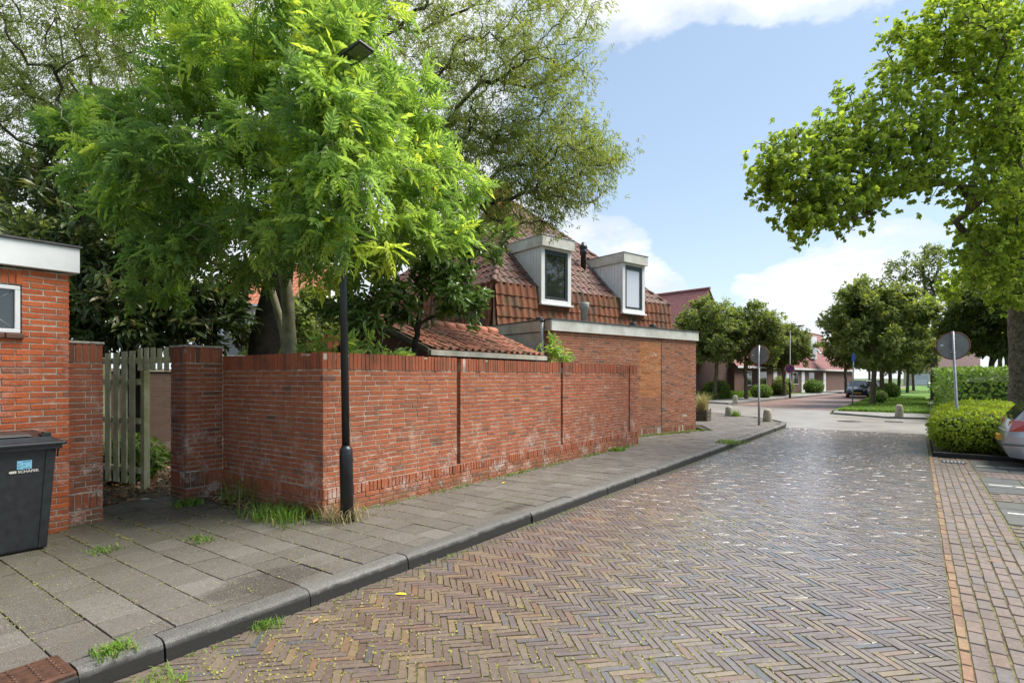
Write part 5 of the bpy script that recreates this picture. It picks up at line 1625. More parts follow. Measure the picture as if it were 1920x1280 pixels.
bu = shell_plant('flowering_bush', 'low yellow green bush with small yellow flowers between road and silver car', 'bush', (1.8, 17.2, 0),
                 [(1.05, 16.4, .40, .78, .85, .50, 2.6), (2.2, 16.5, .42, .9, .95, .52, 2.6), (1.3, 18.0, .45, 1.0, 1.2, .52, 2.6), (2.9, 17.8, .45, 1.2, 1.4, .55, 2.6), (1.5, 20.0, .42, 1.05, 1.4, .50, 2.6), (3.4, 16.4, .4, .9, .9, .5, 2.6)], 42000, 'oval', .085, M['leaf_bush'], seed=4, zmin=-.06)
rg = np.random.default_rng(2)
fl = MB()
for i in range(26):
    x, y = 1.75 + rg.normal(0, .35), 15.75 + rg.random() * .35
    z = .78 + rg.normal(0, .10) - (16.1 - y) * .4
    for k in range(5):
        a = k * 1.2566
        fl.add([(x, y, z), (x + .02 * math.cos(a - .5), y - .004, z + .02 * math.sin(a - .5)), (x + .034 * math.cos(a), y - .012, z + .034 * math.sin(a)), (x + .02 * math.cos(a + .5), y - .004, z + .02 * math.sin(a + .5))], [(0, 1, 2, 3)])
fl.build('flowers', M['flower'], bu)
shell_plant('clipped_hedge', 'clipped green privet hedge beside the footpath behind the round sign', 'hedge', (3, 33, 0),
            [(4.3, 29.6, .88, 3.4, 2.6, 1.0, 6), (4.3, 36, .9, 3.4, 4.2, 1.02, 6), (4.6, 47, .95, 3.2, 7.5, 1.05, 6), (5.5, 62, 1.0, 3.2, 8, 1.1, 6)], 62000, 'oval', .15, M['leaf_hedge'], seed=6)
for i, (x, y, rr, lb) in enumerate([(-10.6, 58.5, 1.05, 'large dark round bush before the far brick houses'), (-10.2, 55.6, .75, 'clipped dark ball bush beside the far lamp post'), (-8.8, 66, .9, 'low green bush at the far pavement edge'), (-10.2, 48.5, .7, 'light green bush below the small street trees'),
                                   (-12.6, 44.6, .9, 'yellow green bush between the two street tree trunks'), (-1.9, 55, .75, 'rough bush at the foot of the verge trees'), (-2.0, 42.3, .5, 'tuft of suckers round the nearest verge tree'), (-15.4, 9.2, 1.0, 'sunlit pale green bush behind the wide gate pier'), (-10.0, 3.55, .45, 'small leafy plant at the foot of the picket gate')]):
    shell_plant('bush', lb, 'bush', (x, y, 0), [(x, y, rr * .7, rr, rr, rr * .8, 2.2)], int(1500 if rr > .6 else 700), 'oval', .15 * rr + .03, M['leaf_hedge'] if i not in (0, 1) else M['leaf_street'], seed=40 + i)


def blades(name, pts, hs, mat, off, seed=1, wid=.006, lean=.45):
    """curved grass blades at pts"""
    rg = np.random.default_rng(seed)
    n = len(pts)
    a = rg.random(n) * 6.283
    d = np.stack([np.cos(a), np.sin(a), np.zeros(n)], 1); sd = np.stack([-np.sin(a), np.cos(a), np.zeros(n)], 1)
    ln = np.abs(rg.normal(lean, .25, n))[:, None]
    hs = hs[:, None]
    w = wid * (.6 + .8 * rg.random(n))[:, None]
    up = np.array([0, 0, 1.0])
    p0 = pts; p1 = pts + up * hs * .55 + d * hs * ln * .3; p2 = pts + up * hs * (1 - .3 * ln) + d * hs * ln
    V = np.stack([p0 - sd * w, p0 + sd * w, p1 + sd * w * .8, p1 - sd * w * .8, p2], 1).reshape(-1, 3)
    F = np.array([(0, 1, 2), (0, 2, 3), (3, 2, 4)])
    FF = (F[None] + (np.arange(n) * 5)[:, None, None]).reshape(-1, 3)
    rn = np.repeat(np.clip(rg.normal(.5, .25, n), 0, .999), 3)
    return np_mesh(name, V - np.array(off), FF, mat, rn)


def tuft(label, c_, n, h, spread, mat, seed, wid=.006, lean=.5, ex=1.0):
    rg = np.random.default_rng(seed)
    p = np.stack([np.clip(rg.normal(0, 1, n), -1.6, 1.6) * spread * ex, np.clip(rg.normal(0, 1, n), -1.6, 1.6) * spread, np.zeros(n)], 1) + np.array(c_)
    o = link('grass_tuft', blades('grass_tuft', p, h * (.5 + .7 * rg.random(n)), mat, c_, seed, wid, lean), None, c_)
    return tag(o, label, 'grass', 'grass tufts on the pavement')


tuft('thick green grass tuft against the brick return wall near its corner', (-5.85, 3.62, 0), 420, .20, .17, M['grass'], 1, .005, .7, 1.7)
tuft('dry straw coloured grass round the foot of the street lamp', (-5.22, 4.0, 0), 240, .22, .12, M['straw'], 2, .004, .7)
tuft('tall thin weeds at the inner corner of the return wall', (-6.9, 3.72, 0), 90, .42, .14, M['grass'], 3, .004, .35, 1.6)
tuft('small green weed beside the wide gate pier', (-7.45, 3.3, 0), 130, .09, .09, M['grass'], 4, .010, 1.0)
tuft('bright weed tuft beside the rusty gully grate', (-3.80, 1.28, 0), 170, .06, .06, M['grass'], 5, .004, .9)
tuft('green weed in the slab joint midway to the lamp', (-5.72, 2.66, 0), 110, .05, .06, M['grass'], 6, .005, 1.0, 1.5)
tuft('grass tuft in the gutter below the first kerb joint', (-3.64, 2.15, -.12), 120, .07, .06, M['grass'], 7, .003, .9)
tuft('grass tuft at the gutter edge nearest the camera', (-3.42, 1.35, -.12), 140, .07, .09, M['grass'], 8, .003, .9)
tuft('green weed clump against the far end of the garden wall', (-5.4, 11.3, 0), 150, .10, .12, M['grass'], 9, .008, .9)
tuft('leafy weeds overgrowing the kerb near the corner sign', (-3.72, 14.3, 0), 240, .10, .18, M['grass'], 10, .008, .9)
tuft('grass growing round the bollard next to the planter', (-6.2, 24.3, 0), 160, .30, .14, M['grass'], 11, .010, .6)
tuft('pale dry ornamental grass standing in the wooden planter', (-6.55, 21.2, .36), 380, .75, .12, M['straw'], 12, .005, .45)
tuft('weed tuft on the pavement in front of the black bin', (-6.1, 1.98, 0), 90, .05, .08, M['grass'], 13, .005, 1.1)

# loose weeds, litter and seed crumbs: masses nobody could count
rg = np.random.default_rng(77)
n = 2600
yy = 4 + rg.random(n) ** .8 * 13.4
xx = np.where(yy < 12.7, -5.43 + np.abs(rg.normal(0, .045, n)), -6.67 + (yy - 12.74) * .269 + .06 + np.abs(rg.normal(0, .10, n)))
clump = .5 + .5 * np.sin(yy * 3.1) * np.sin(yy * 1.37 + 1)
sel = rg.random(n) < np.where(yy < 12.7, clump * .8, .9)
p = np.stack([xx, yy, np.full(n, .002)], 1)[sel]
o = link('weeds', blades('weeds', p, .02 + .05 * rg.random(len(p)), M['grass'], ZERO, 5, .006, .9)); tag(o, 'low green weeds along the foot of the garden wall and garage', 'weeds', None, 'stuff')
n = 1500
p = np.stack([-3.66 + np.abs(rg.normal(0, .03, n)), rg.random(n) * 21, np.full(n, -.125)], 1)
p = p[rg.random(n) < .5 + .5 * np.sin(p[:, 1] * 4.3) * np.sin(p[:, 1] * 1.1)]
o = link('gutter_weeds', blades('gutter_weeds', p, .012 + .03 * rg.random(len(p)), M['grass'], ZERO, 6, .004, 1.0)); tag(o, 'tiny weeds growing in the gutter along the kerb', 'weeds', None, 'stuff')


def scatter(name, label, cat, pts, size, mat, leaf='oval', seed=3, flat=.25):
    rg = np.random.default_rng(seed)
    n = len(pts)
    a = rg.random(n) * 6.283
    D = np.stack([np.cos(a), np.sin(a), rg.normal(0, flat, n)], 1); N = np.array([0, 0, 1.0]) + rg.normal(0, flat, (n, 3))
    o = link(name, leaves_mesh(name, leaf, pts, D, N, size * (.6 + .8 * rg.random(n)), np.clip(rg.normal(.5, .27, n), 0, .999), mat, ZERO))
    return tag(o, label, cat, None, 'stuff')


# seed crumbs collect in the road joints
n = 110000
k = rg.integers(0, len(ROADM), n)
ex, ey, ce = ROADM[k][:, :3, 0], ROADM[k][:, :3, 1], ROADM[k][:, :3, 3]
side = rg.random(n) < .75
along = (rg.random(n) - .5) * .2
pp = np.where(side[:, None], ce + ex * along[:, None] + ey * (np.where(rg.random(n) < .5, 1, -1) * .0265)[:, None], ce + ey * (rg.random(n) - .5)[:, None] * .05 + ex * (np.where(rg.random(n) < .5, 1, -1) * .106)[:, None])
pp[:, 2] = -.1195 + rg.random(n) * .004
dens = .55 + .45 * np.sin(pp[:, 0] * 1.7 + 1) * np.sin(pp[:, 1] * .8 + .5)
dist = np.hypot(pp[:, 0], pp[:, 1])
pp = pp[(rg.random(n) < dens * np.clip(1.3 - dist / 8, .06, 1) * np.clip(.55 - pp[:, 0] * .16, .35, 1)) & (dist < 14)]
scatter('seed_crumbs', 'yellow green seed crumbs caught in the joints of the clinker road', 'debris', pp, .017, M['crumb'], seed=3, flat=.5)
n = 26000
p = np.stack([-3.95 - rg.random(n) * 3.6, rg.random(n) * 8 + .2, np.full(n, .006)], 1)
p = p[(p[:, 0] > -5.35) | (p[:, 1] < 3.8)]
p[:, 0] = np.where(rg.random(len(p)) < .6, -3.865 - np.round((-3.865 - p[:, 0]) / .15) * .15 + rg.normal(0, .012, len(p)), p[:, 0])
p[:, 1] = np.where(rg.random(len(p)) < .6, np.round(p[:, 1] / .3 - .5) * .3 + .15 + rg.normal(0, .012, len(p)), p[:, 1])
scatter('pavement_crumbs', 'yellow seed crumbs and moss bits on the pavement slabs', 'debris', p[(.5 + .5 * np.sin(p[:, 0] * 2.3 + 1) * np.sin(p[:, 1] * 1.9)) * (.35 + .2 * np.clip(-p[:, 0] - 3.9, 0, 3)) > rg.random(len(p))], .013, M['crumb'], seed=4, flat=.5)
n = 520
p = np.stack([-7.1 + rg.normal(0, .28, n), 3.70 + rg.normal(0, .09, n), np.abs(rg.normal(.01, .03, n))], 1)
p = p[p[:, 1] < 3.87]
scatter('leaf_litter', 'heap of brown dead leaves in the corner between pier and wall', 'leaves', p, .075, M['litter'], 'long', 5, .5)
n = 3400
p = np.stack([-8.2 - rg.random(n) * 6.5, 2.5 + rg.random(n) * 3.0, np.abs(rg.normal(.012, .02, n))], 1)
scatter('garden_litter', 'brown dead leaves covering the garden floor behind the picket gate', 'leaves', p, .10, M['litter'], 'long', 6, .4)
n = 1100
p = np.stack([-10.6 - rg.random(n) * 4, 3.2 + rg.random(n) * 2.2, np.abs(rg.normal(.06, .05, n))], 1)
scatter('ground_cover', 'low green ground cover behind the dead leaves in the garden', 'plants', p, .12, M['leaf_hedge'], 'oval', 7, .5)
p = np.stack([rg.normal(-4.15, .3, 60), rg.random(60) * 6 + 1, np.full(60, .008)], 1)
n = 420
p = np.concatenate([np.stack([-3.62 + np.abs(rg.normal(0, .07, n)), rg.random(n) * 14 + .8, np.full(n, -.116)], 1), np.stack([-5.3 + np.abs(rg.normal(0, .06, n)), 4 + rg.random(n) * 9, np.full(n, .008)], 1), np.stack([rg.normal(-6.2, .7, n), rg.normal(2.6, .5, n), np.full(n, .008)], 1)])
p = p[rg.random(len(p)) < .5 + .5 * np.sin(p[:, 1] * 5 + p[:, 0] * 3)]
scatter('leaf_bits', 'brown bits of dead leaf and straw along kerb and wall foot', 'debris', p, .03, M['litter'], 'willow', 12, .3)
# single fallen leaves
for i, (x, y, z, mt, lb) in enumerate([(-3.36, 3.05, -.112, 'flower', 'yellow fallen leaf on the road below the wet slabs'), (-3.42, 2.35, -.112, 'litter', 'orange brown fallen leaf in the gutter by the first kerb joint'), (-3.4, 4.75, -.112, 'litter', 'orange fallen leaf on the road beside the kerb past the lamp'), (-5.1, 6.9, .008, 'flower', 'yellow fallen leaf on the pavement by the garden wall'), (.52, 6.9, -.112, 'litter', 'red brown fallen leaf on the parking strip')]):
    V, F = leaf_template('long')
    me = np_mesh('fallen_leaf', V * .12, F, M[mt], np.full(len(F), .85))
    o = link('fallen_leaf', me, None, (x, y, z)); o.rotation_euler = (.08, .05, .7 + i * 1.3)
    tag(o, lb, 'leaf', 'single fallen leaves')
# blades over the lawn near edge
n = 16000
p = np.stack([-3.2 + rg.random(n) * 3.7, 32.3 + rg.random(n) ** 1.6 * 26, np.full(n, -.03)], 1)
o = link('verge_grass', blades('verge_grass', p, .06 + .10 * rg.random(n), M['grass'], ZERO, 9, .014, .6)); tag(o, 'mown bright grass of the verge beyond the junction', 'grass', None, 'stuff')
n = 9000
p = np.stack([-11.2 - rg.random(n) * 5 + 0, 40.8 + rg.random(n) * 6, np.full(n, -.01)], 1)
p = np.concatenate([p, np.stack([-12.1 + (yq := 41.6 + rg.random(6000) * 14) * .128 - 5.3 - rg.random(6000) * 1.5, yq, np.full(6000, -.01)], 1)])
p = p[(p[:, 1] > 41.6) & (p[:, 0] < -12.2 + (p[:, 1] - 41.5) * .129)]
o = link('long_grass', blades('long_grass', p, .3 + .4 * rg.random(len(p)), M['grass'], ZERO, 10, .022, .35)); tag(o, 'long unmown grass before the far brick houses', 'grass', None, 'stuff')

# ------------------------------------------------------------------ street furniture
def round_sign(loc, hz, label, rot, lean_=(0, 0), rad_=.31):
    """seen from behind: grey back with a rim, bracket and pole"""
    x, y, z = loc
    r_ = empty('traffic_sign', loc, label, 'traffic sign', 'round traffic signs seen from behind')
    top = (x + lean_[0], y + lean_[1], hz + rad_ + .02)
    MB().tube([(x, y, z - .1), (x + lean_[0] * .3, y + lean_[1] * .3, z + .95), (x + lean_[0] * .3, y + lean_[1] * .3, z + .96), top], [.038, .038, .03, .03], 12).build('pole', M['galv'], r_)
    n = (math.sin(rot), math.cos(rot), 0); t = (math.cos(rot), -math.sin(rot), 0)
    c_ = Vector((x + lean_[0] * .85, y + lean_[1] * .85, hz)) + Vector(n) * .045
    k = 28
    ring = [c_ + (Vector(t) * math.cos(a) + Vector((0, 0, 1)) * math.sin(a)) * rad_ for a in [2 * math.pi * i / k for i in range(k)]]
    d_ = MB().extr(ring, Vector(n) * .012).build('disc', M['sign_back'], r_)
    rm = MB()
    o_ = [c_ + (Vector(t) * math.cos(a) + Vector((0, 0, 1)) * math.sin(a)) * (rad_ + .004) - Vector(n) * .004 for a in [2 * math.pi * i / k for i in range(k + 1)]]
    rm.tube(o_, .013, 6, False).build('rim', M['sign_rim'], d_)
    cl = Vector((0, 0, 1))
    for dz in (-.16, .14):
        MB().obox(tuple(c_), t, n, (0, 0, 1), -.06, .06, -.025, -.002, dz, dz + .03).build('bracket', M['galv'], d_)
    MB().obox(tuple(c_), t, n, (0, 0, 1), -.24, -.18, -.004, -.001, .0, .03).build('back_label', M['white'], d_)
    return r_


round_sign((-4.33, 20.2, 0), 2.36, 'round sign back on a grey pole at the pavement corner beyond the garage', R(4))
round_sign((.76, 16.45, 0), 2.34, 'round sign back on a leaning grey pole standing in the yellow green bush', R(-8), (-.10, -.02))


def bollard(loc, h, label):
    r_ = empty('bollard', loc, label, 'bollard', 'concrete bollards at the junction')
    MB().lathe(loc, [(.165, -.05), (.162, .0), (.150, h * .5), (.128, h * .86), (.112, h * .93), (.075, h * .985), (.02, h)], 20).build('post', M['concrete'], r_)
    return r_


bollard((-6.36, 24.2, 0), .42, 'concrete bollard on the pavement edge beside the wooden planter')
bollard((-4.45, 22.1, 0), .46, 'concrete bollard right of the corner sign pole')
bollard((-9.41, 37.3, 0), .50, 'far concrete bollard before the long grass')
bollard((-.63, 29.2, -.06), .52, 'concrete bollard at the end of the grass verge')

# wooden planter at the garage corner
pt = empty('planter', (-6.55, 21.2, 0), 'small wooden crate planter at the corner of the garage', 'planter')
for i in range(3):
    for (xa, xb, ya, yb) in ((-6.80, -6.30, 20.93, 20.955), (-6.80, -6.30, 21.445, 21.47), (-6.30, -6.275, 20.96, 21.44), (-6.825, -6.80, 20.96, 21.44)):
        MB().box(xa, xb, ya, yb, .02 + i * .13, .13 + i * .13).build('slat', M['wood_box'], pt, .004)
for xa in (-6.80, -6.34):
    for ya in (20.90, 21.47):
        MB().box(xa, xa + .05, ya, ya + .028, -.01, .44).build('corner_post', M['wood_box'], pt, .004)
MB().box(-6.79, -6.31, 20.96, 21.44, -.01, .34).build('soil', M['earth'], pt)

# far lamp post with the no parking sign
fl_ = empty('lamp_post', (-8.37, 50, 0), 'dark lamp post on the far pavement carrying the no parking sign', 'lamp post')
MB().tube([(-8.37, 50, -.05), (-8.37, 50, 1.2), (-8.37, 50, 1.22), (-8.37, 50, 5.6)], [.09, .09, .055, .045], 12).build('pole', M['lamp_black'], fl_)
MB().tube([(-8.37, 50, 5.55), (-8.0, 49.9, 5.75), (-7.6, 49.8, 5.78)], [.04, .04, .03], 8).build('arm', M['lamp_black'], fl_)
MB().box(-7.75, -7.3, 49.68, 49.92, 5.72, 5.8).build('lamp_head', M['lamp_grey'], fl_, .01)
np_ = empty('no_parking_sign', (-8.37, 49.9, 2.35), 'round blue no parking sign with red rim and red bar on the far lamp post', 'traffic sign')
cv = Vector((-8.37, 49.9, 2.33)); tv = Vector((.93, .30, 0)).normalized(); nv = Vector((.30, -.93, 0)).normalized(); zv = Vector((0, 0, 1))
def disc(rad_, th, back, k=28):
    return MB().extr([cv + nv * back + (tv * math.cos(a) + zv * math.sin(a)) * rad_ for a in [2 * math.pi * i / k for i in range(k)]], nv * th)
disc(.36, .015, 0).build('plate', M['white'], np_)
disc(.335, .006, .016).build('red_rim', M['sign_red'], np_)
disc(.255, .006, .023).build('blue_field', M['sign_blue'], np_)
aa = R(-45)
bt = tv * math.cos(aa) + zv * math.sin(aa); bu_ = -tv * math.sin(aa) + zv * math.cos(aa)
MB().obox(tuple(cv + nv * .0295), tuple(bt), tuple(bu_), tuple(nv), -.26, .26, -.035, .035, 0, .006).build('red_bar', M['sign_red'], np_)
# sign post on the verge
vs_ = empty('verge_sign', (-3.0, 37.2, 0), 'thin grey pole with a small blue plate before the dark blue car', 'traffic sign')
MB().tube([(-3.0, 37.2, -.1), (-2.93, 37.2, 3.0)], .035, 10).build('pole', M['galv'], vs_)
MB().box(-3.03, -2.84, 37.15, 37.17, 2.55, 2.95).build('plate', M['sign_blue'], vs_, .004)

# gully grate in the kerb line, bottom left
gr = empty('gully_grate', (-3.9, .9, 0), 'rusty studded iron gully plate in the pavement at the kerb', 'grate')
MB().box(-4.02, -3.70, .46, 1.08, -.10, .010).build('plate', M['rust'], gr, .01)
for i in range(7):
    for j in range(7):
        MB().lathe((-3.985 + i * .042, .50 + j * .088, .0095), [(.012, 0), (.010, .005), (.005, .008)], 8).build('stud', M['rust'], gr)
MB().box(-3.698, -3.67, .46, 1.08, -.12, -.01).build('inlet_lip', M['iron'], gr, .006)
dg = empty('drain_grate', (.58, 14.5, -.12), 'dark slotted drain grate in the parking strip before the bush', 'grate')
MB().box(.40, .80, 14.33, 14.66, -.14, -.112).build('frame', M['iron'], dg, .004)
for i in range(6):
    MB().box(.43 + i * .06, .462 + i * .06, 14.36, 14.63, -.111, -.104).build('bar', M['galv'], dg)
mh = empty('manhole_cover', (-2.2, 25.8, -.12), 'dark round manhole cover in the pale junction paving', 'manhole cover')
MB().lathe((-2.2, 25.8, -.127), [(.36, -.02), (.36, .008), (.33, .012)], 24).build('lid', M['iron'], mh)
MB().lathe((-2.2, 25.8, -.127), [(.42, -.02), (.42, .004)], 24).build('ring', M['kerb_face'], mh)
sc_ = empty('square_cover', (-.75, 26.6, -.12), 'dark square service cover near the verge bollard', 'manhole cover')
MB().box(-1.05, -.45, 26.3, 26.9, -.14, -.118).build('lid', M['iron'], sc_, .004)

# ------------------------------------------------------------------ cars
def paint_mat(name, c, metal=.5):
    m, T, b = new_mat(name)
    b.inputs['Base Color'].default_value = (*c, 1); b.inputs['Metallic'].default_value = metal
    b.inputs['Roughness'].default_value = .32; b.inputs['Coat Weight'].default_value = .8; b.inputs['Coat Roughness'].default_value = .06
    return m


M['paint_silver'] = paint_mat('paint_silver', (.36, .38, .42)); M['paint_blue'] = paint_mat('paint_blue', (.010, .014, .035), .2); M['paint_pale'] = paint_mat('paint_pale', (.45, .50, .54)); M['paint_white'] = paint_mat('paint_white', (.7, .7, .7), 0)
M['red_light'] = glass_mat('red_light', (.42, .01, .012), .1); M['clear_light'] = glass_mat('clear_light', (.55, .56, .58), .1)
M['plate'] = simple('plate_yellow', (.68, .38, .03), .05, 5, .5); M['tyre'] = simple('tyre', (.015, .015, .016), .2, 9, .8); M['rim'] = simple('wheel_rim', (.38, .39, .40), .1, 9, .35, metal=.7)
M['car_trim'] = simple('car_trim', (.10, .105, .115), .1, 9, .5)


def car(loc, rz, paint, label, group=None, rear='hatch', plate_text=None):
    """x forward, origin on the ground under the middle of the car"""
    r_ = empty('parked_car', loc, label, 'car', group)
    r_.rotation_euler = (0, 0, rz)
    L = 4.2; hw = .86
    # stations from rear to front: per row (x, half width, z) for sill, bumper line, waist, belt, roof edge, centre
    G = []
    def row(*p): G.append(p)
    row((.10, .72, .22), (.00, .76, .42), (.03, .78, .62), (.14, .76, .93), (.50, .58, 1.38), (.44, 0, 1.40))
    row((.28, .80, .20), (.24, .84, .42), (.24, .85, .62), (.34, .82, .95), (.66, .60, 1.42), (.62, 0, 1.445))
    row((.95, .82, .19), (.95, .86, .42), (.95, .865, .62), (1.0, .84, .95), (1.15, .62, 1.45), (1.15, 0, 1.475))
    row((1.9, .82, .19), (1.9, .86, .42), (1.9, .865, .62), (1.9, .84, .94), (1.9, .63, 1.46), (1.9, 0, 1.485))
    row((2.7, .82, .19), (2.7, .86, .42), (2.75, .865, .62), (2.85, .83, .93), (2.45, .62, 1.43), (2.40, 0, 1.455))
    row((3.25, .82, .19), (3.25, .86, .42), (3.25, .855, .62), (3.25, .80, .90), (3.20, .66, .945), (3.28, 0, .975))
    row((3.95, .80, .20), (3.95, .83, .42), (3.92, .82, .62), (3.85, .74, .77), (3.82, .60, .81), (3.86, 0, .84))
    row((4.10, .70, .22), (4.20, .72, .42), (4.16, .70, .60), (4.05, .62, .70), (3.98, .50, .74), (4.02, 0, .76))
    V = {}; verts = []
    for i, rw in enumerate(G):
        for j, (x, y, z) in enumerate(rw):
            for s_ in ((1, -1) if y else (1,)):
                V[i, j, s_] = len(verts); verts.append((x - L / 2, y * s_, z))
            if not y: V[i, j, -1] = V[i, j, 1]
    body, glass = [], {}
    nr = len(G)
    for i in range(nr - 1):
        for j in range(5):
            for s_ in (1, -1):
                f = (V[i, j, s_], V[i + 1, j, s_], V[i + 1, j + 1, s_], V[i, j + 1, s_])
                f = f if s_ > 0 else f[::-1]
                if j == 3 and 1 <= i <= 3: glass.setdefault('side_window', []).append([f])
                elif j == 4 and i == 4: glass.setdefault('windscreen', [[]])[0].append(f)
                else: body.append(f)
    for i in (0, nr - 1):
        for j in range(5):
            f = (V[i, j, 1], V[i, j + 1, 1], V[i, j + 1, -1], V[i, j, -1])
            f = tuple(dict.fromkeys(f))
            if i: f = f[::-1]
            if i == 0 and j == 3: glass.setdefault('rear_window', [[]])[0].append(f)
            else: body.append(f)
    body.append(tuple(V[i, 0, 1] for i in range(nr))[::-1] + tuple(V[i, 0, -1] for i in range(nr)))
    me = bpy.data.meshes.new('body'); me.from_pydata(verts, [], body); me.polygons.foreach_set('use_smooth', [True] * len(body)); me.update(); me.materials.append(paint)
    o = link('body', me, r_)
    bv = o.modifiers.new('edge', 'BEVEL'); bv.width = .035; bv.segments = 3; bv.limit_method = 'ANGLE'; bv.angle_limit = R(12)
    for nm, lst in glass.items():
        for fs in lst:
            used = sorted({q for f in fs for q in f}); mp = {q: k for k, q in enumerate(used)}
            c_ = np.mean([verts[q] for q in used], 0)
            vv = [tuple(np.array(verts[q]) + (np.array(verts[q]) - np.array([0, 0, .7])) * .006) for q in used]
            m2 = bpy.data.meshes.new(nm); m2.from_pydata(vv, [], [tuple(mp[q] for q in f) for f in fs]); m2.update(); m2.materials.append(M['glass'])
            link(nm, m2, r_)
    def add(mb, nm, mat, par=None, bev=0.0):
        me_ = bpy.data.meshes.new(nm); me_.from_pydata(mb.v, [], mb.f); me_.polygons.foreach_set('use_smooth', mb.sm); me_.update(); me_.materials.append(mat)
        o_ = link(nm, me_, par or r_)
        if bev:
            q = o_.modifiers.new('edge', 'BEVEL'); q.width = bev; q.segments = 2; q.limit_method = 'ANGLE'
        return o_
    for x in (.78 - L / 2, 3.38 - L / 2):
        for s_ in (1, -1):
            w_ = add(MB().tube([(x, s_ * .66, .31), (x, s_ * .875, .31)], .31, 24), 'wheel', M['tyre'])
            add(MB().tube([(x, s_ * .86, .31), (x, s_ * .884, .31)], .20, 20), 'rim', M['rim'], w_)
    for s_ in (1, -1):
        # tail lamps wrap the rear corners
        a_ = MB(); x0 = -L / 2
        pts = [(x0 + .105, s_ * .52, .74), (x0 + .135, s_ * .52, .90), (x0 + .16, s_ * .775, .93), (x0 + .40, s_ * .845, .92), (x0 + .34, s_ * .865, .74), (x0 + .11, s_ * .79, .72)]
        a_.add(pts + [(p[0] + .06, p[1] * .96, p[2]) for p in pts], [(0, 1, 2, 5), (5, 2, 3, 4), (6, 11, 8, 7), (11, 10, 9, 8), (0, 6, 7, 1), (1, 7, 8, 2), (2, 8, 9, 3), (3, 9, 10, 4), (4, 10, 11, 5), (5, 11, 6, 0)])
        a_.v = [(p[0] - .025, p[1] * 1.012, p[2]) for p in a_.v]
        add(a_, 'tail_light', M['red_light'])
        h_ = MB(); x1 = L / 2
        pts = [(x1 - .05, s_ * .42, .58), (x1 - .12, s_ * .42, .70), (x1 - .30, s_ * .78, .75), (x1 - .22, s_ * .80, .60)]
        h_.add(pts + [(p[0] - .06, p[1] * .96, p[2]) for p in pts], [(0, 3, 2, 1), (4, 5, 6, 7), (0, 1, 5, 4), (1, 2, 6, 5), (2, 3, 7, 6), (3, 0, 4, 7)])
        h_.v = [(p[0] + .03, p[1] * 1.012, p[2]) for p in h_.v]
        add(h_, 'headlight', M['clear_light'])
        add(MB().box(.68, .80, *sorted((s_ * .87, s_ * 1.0)), .93, 1.06), 'mirror', M['car_trim'], None, .02)
    add(MB().box(-L / 2 - .012, -L / 2 + .10, -.80, .80, .455, .485).box(-L / 2 + .05, -L / 2 + .30, -.862, -.80, .455, .485).box(-L / 2 + .05, -L / 2 + .30, .80, .862, .455, .485), 'bumper_strip', M['car_trim'], None, .008)
    add(MB().box(-L / 2 + .03, -L / 2 + .09, -.50, .50, .69, .715), 'tailgate_trim', M['rim'], None, .006)
    pr_ = add(MB().box(-L / 2 - .025, -L / 2 + .05, -.26, .26, .50, .61), 'number_plate', M['plate'])
    pf = add(MB().box(L / 2 - .03, L / 2 + .022, -.26, .26, .36, .47), 'number_plate', M['plate'])
    add(MB().box(L / 2 - .08, L / 2 + .008, -.38, .38, .60, .69), 'grille', M['black_plastic'], None, .01)
    add(MB().box(L / 2 - .06, L / 2 + .012, -.55, .55, .24, .33), 'lower_grille', M['black_plastic'], None, .01)
    return r_


car((3.42, 14.85, -.13), 0, M['paint_silver'], 'silver grey hatchback parked at the right edge with its rear to the road')
car((-4.3, 58.5, -.13), R(-86), M['paint_blue'], 'dark blue car facing the junction behind the nearest verge tree', 'cars parked along the verge')
car((-3.9, 66.0, -.13), R(93), M['paint_pale'], 'pale silver car parked behind the dark blue car', 'cars parked along the verge')
car((-3.6, 72.5, -.13), R(-86), M['paint_silver'], 'silver car beyond the pale silver one along the verge', 'cars parked along the verge')
car((2.3, 118, -.13), R(-88), M['paint_white'], 'distant white car at the end of the street', 'cars parked along the verge')

# ------------------------------------------------------------------ far houses
def tiled_roof_mat(name, c, d, sc_=(.26, .32)):
    m, T, b = new_mat(name)
    p = pos_of(T)
    dx = T.vmath('DOT_PRODUCT', p, (d[0], d[1], 0), out=1)
    sep = T.node('ShaderNodeSeparateXYZ'); T.put(sep.inputs[0], p)
    cb = T.node('ShaderNodeCombineXYZ'); T.put(cb.inputs[0], dx); T.put(cb.inputs[1], T.math('MULTIPLY', sep.outputs[2], 1.35))
    bk = T.node('ShaderNodeTexBrick')
    T.put(bk.inputs['Vector'], cb.outputs[0])
    bk.offset = 0.0
    bk.inputs['Scale'].default_value = 1.0
    bk.inputs['Brick Width'].default_value = sc_[0]; bk.inputs['Row Height'].default_value = sc_[1]; bk.inputs['Mortar Size'].default_value = .028
    bk.inputs['Mortar Smooth'].default_value = .6
    bk.inputs['Color1'].default_value = (*c, 1); bk.inputs['Color2'].default_value = (*(q * .82 for q in c), 1); bk.inputs['Mortar'].default_value = (*(q * .35 for q in c), 1)
    T.put(b.inputs['Base Color'], bk.outputs[0]); b.inputs['Roughness'].default_value = .62
    bp = T.node('ShaderNodeBump'); bp.inputs['Strength'].default_value = .9; bp.inputs['Distance'].default_value = .05; bp.invert = True
    T.put(bp.inputs['Height'], bk.outputs[1]); T.put(b.inputs['Normal'], bp.outputs[0])
    return m


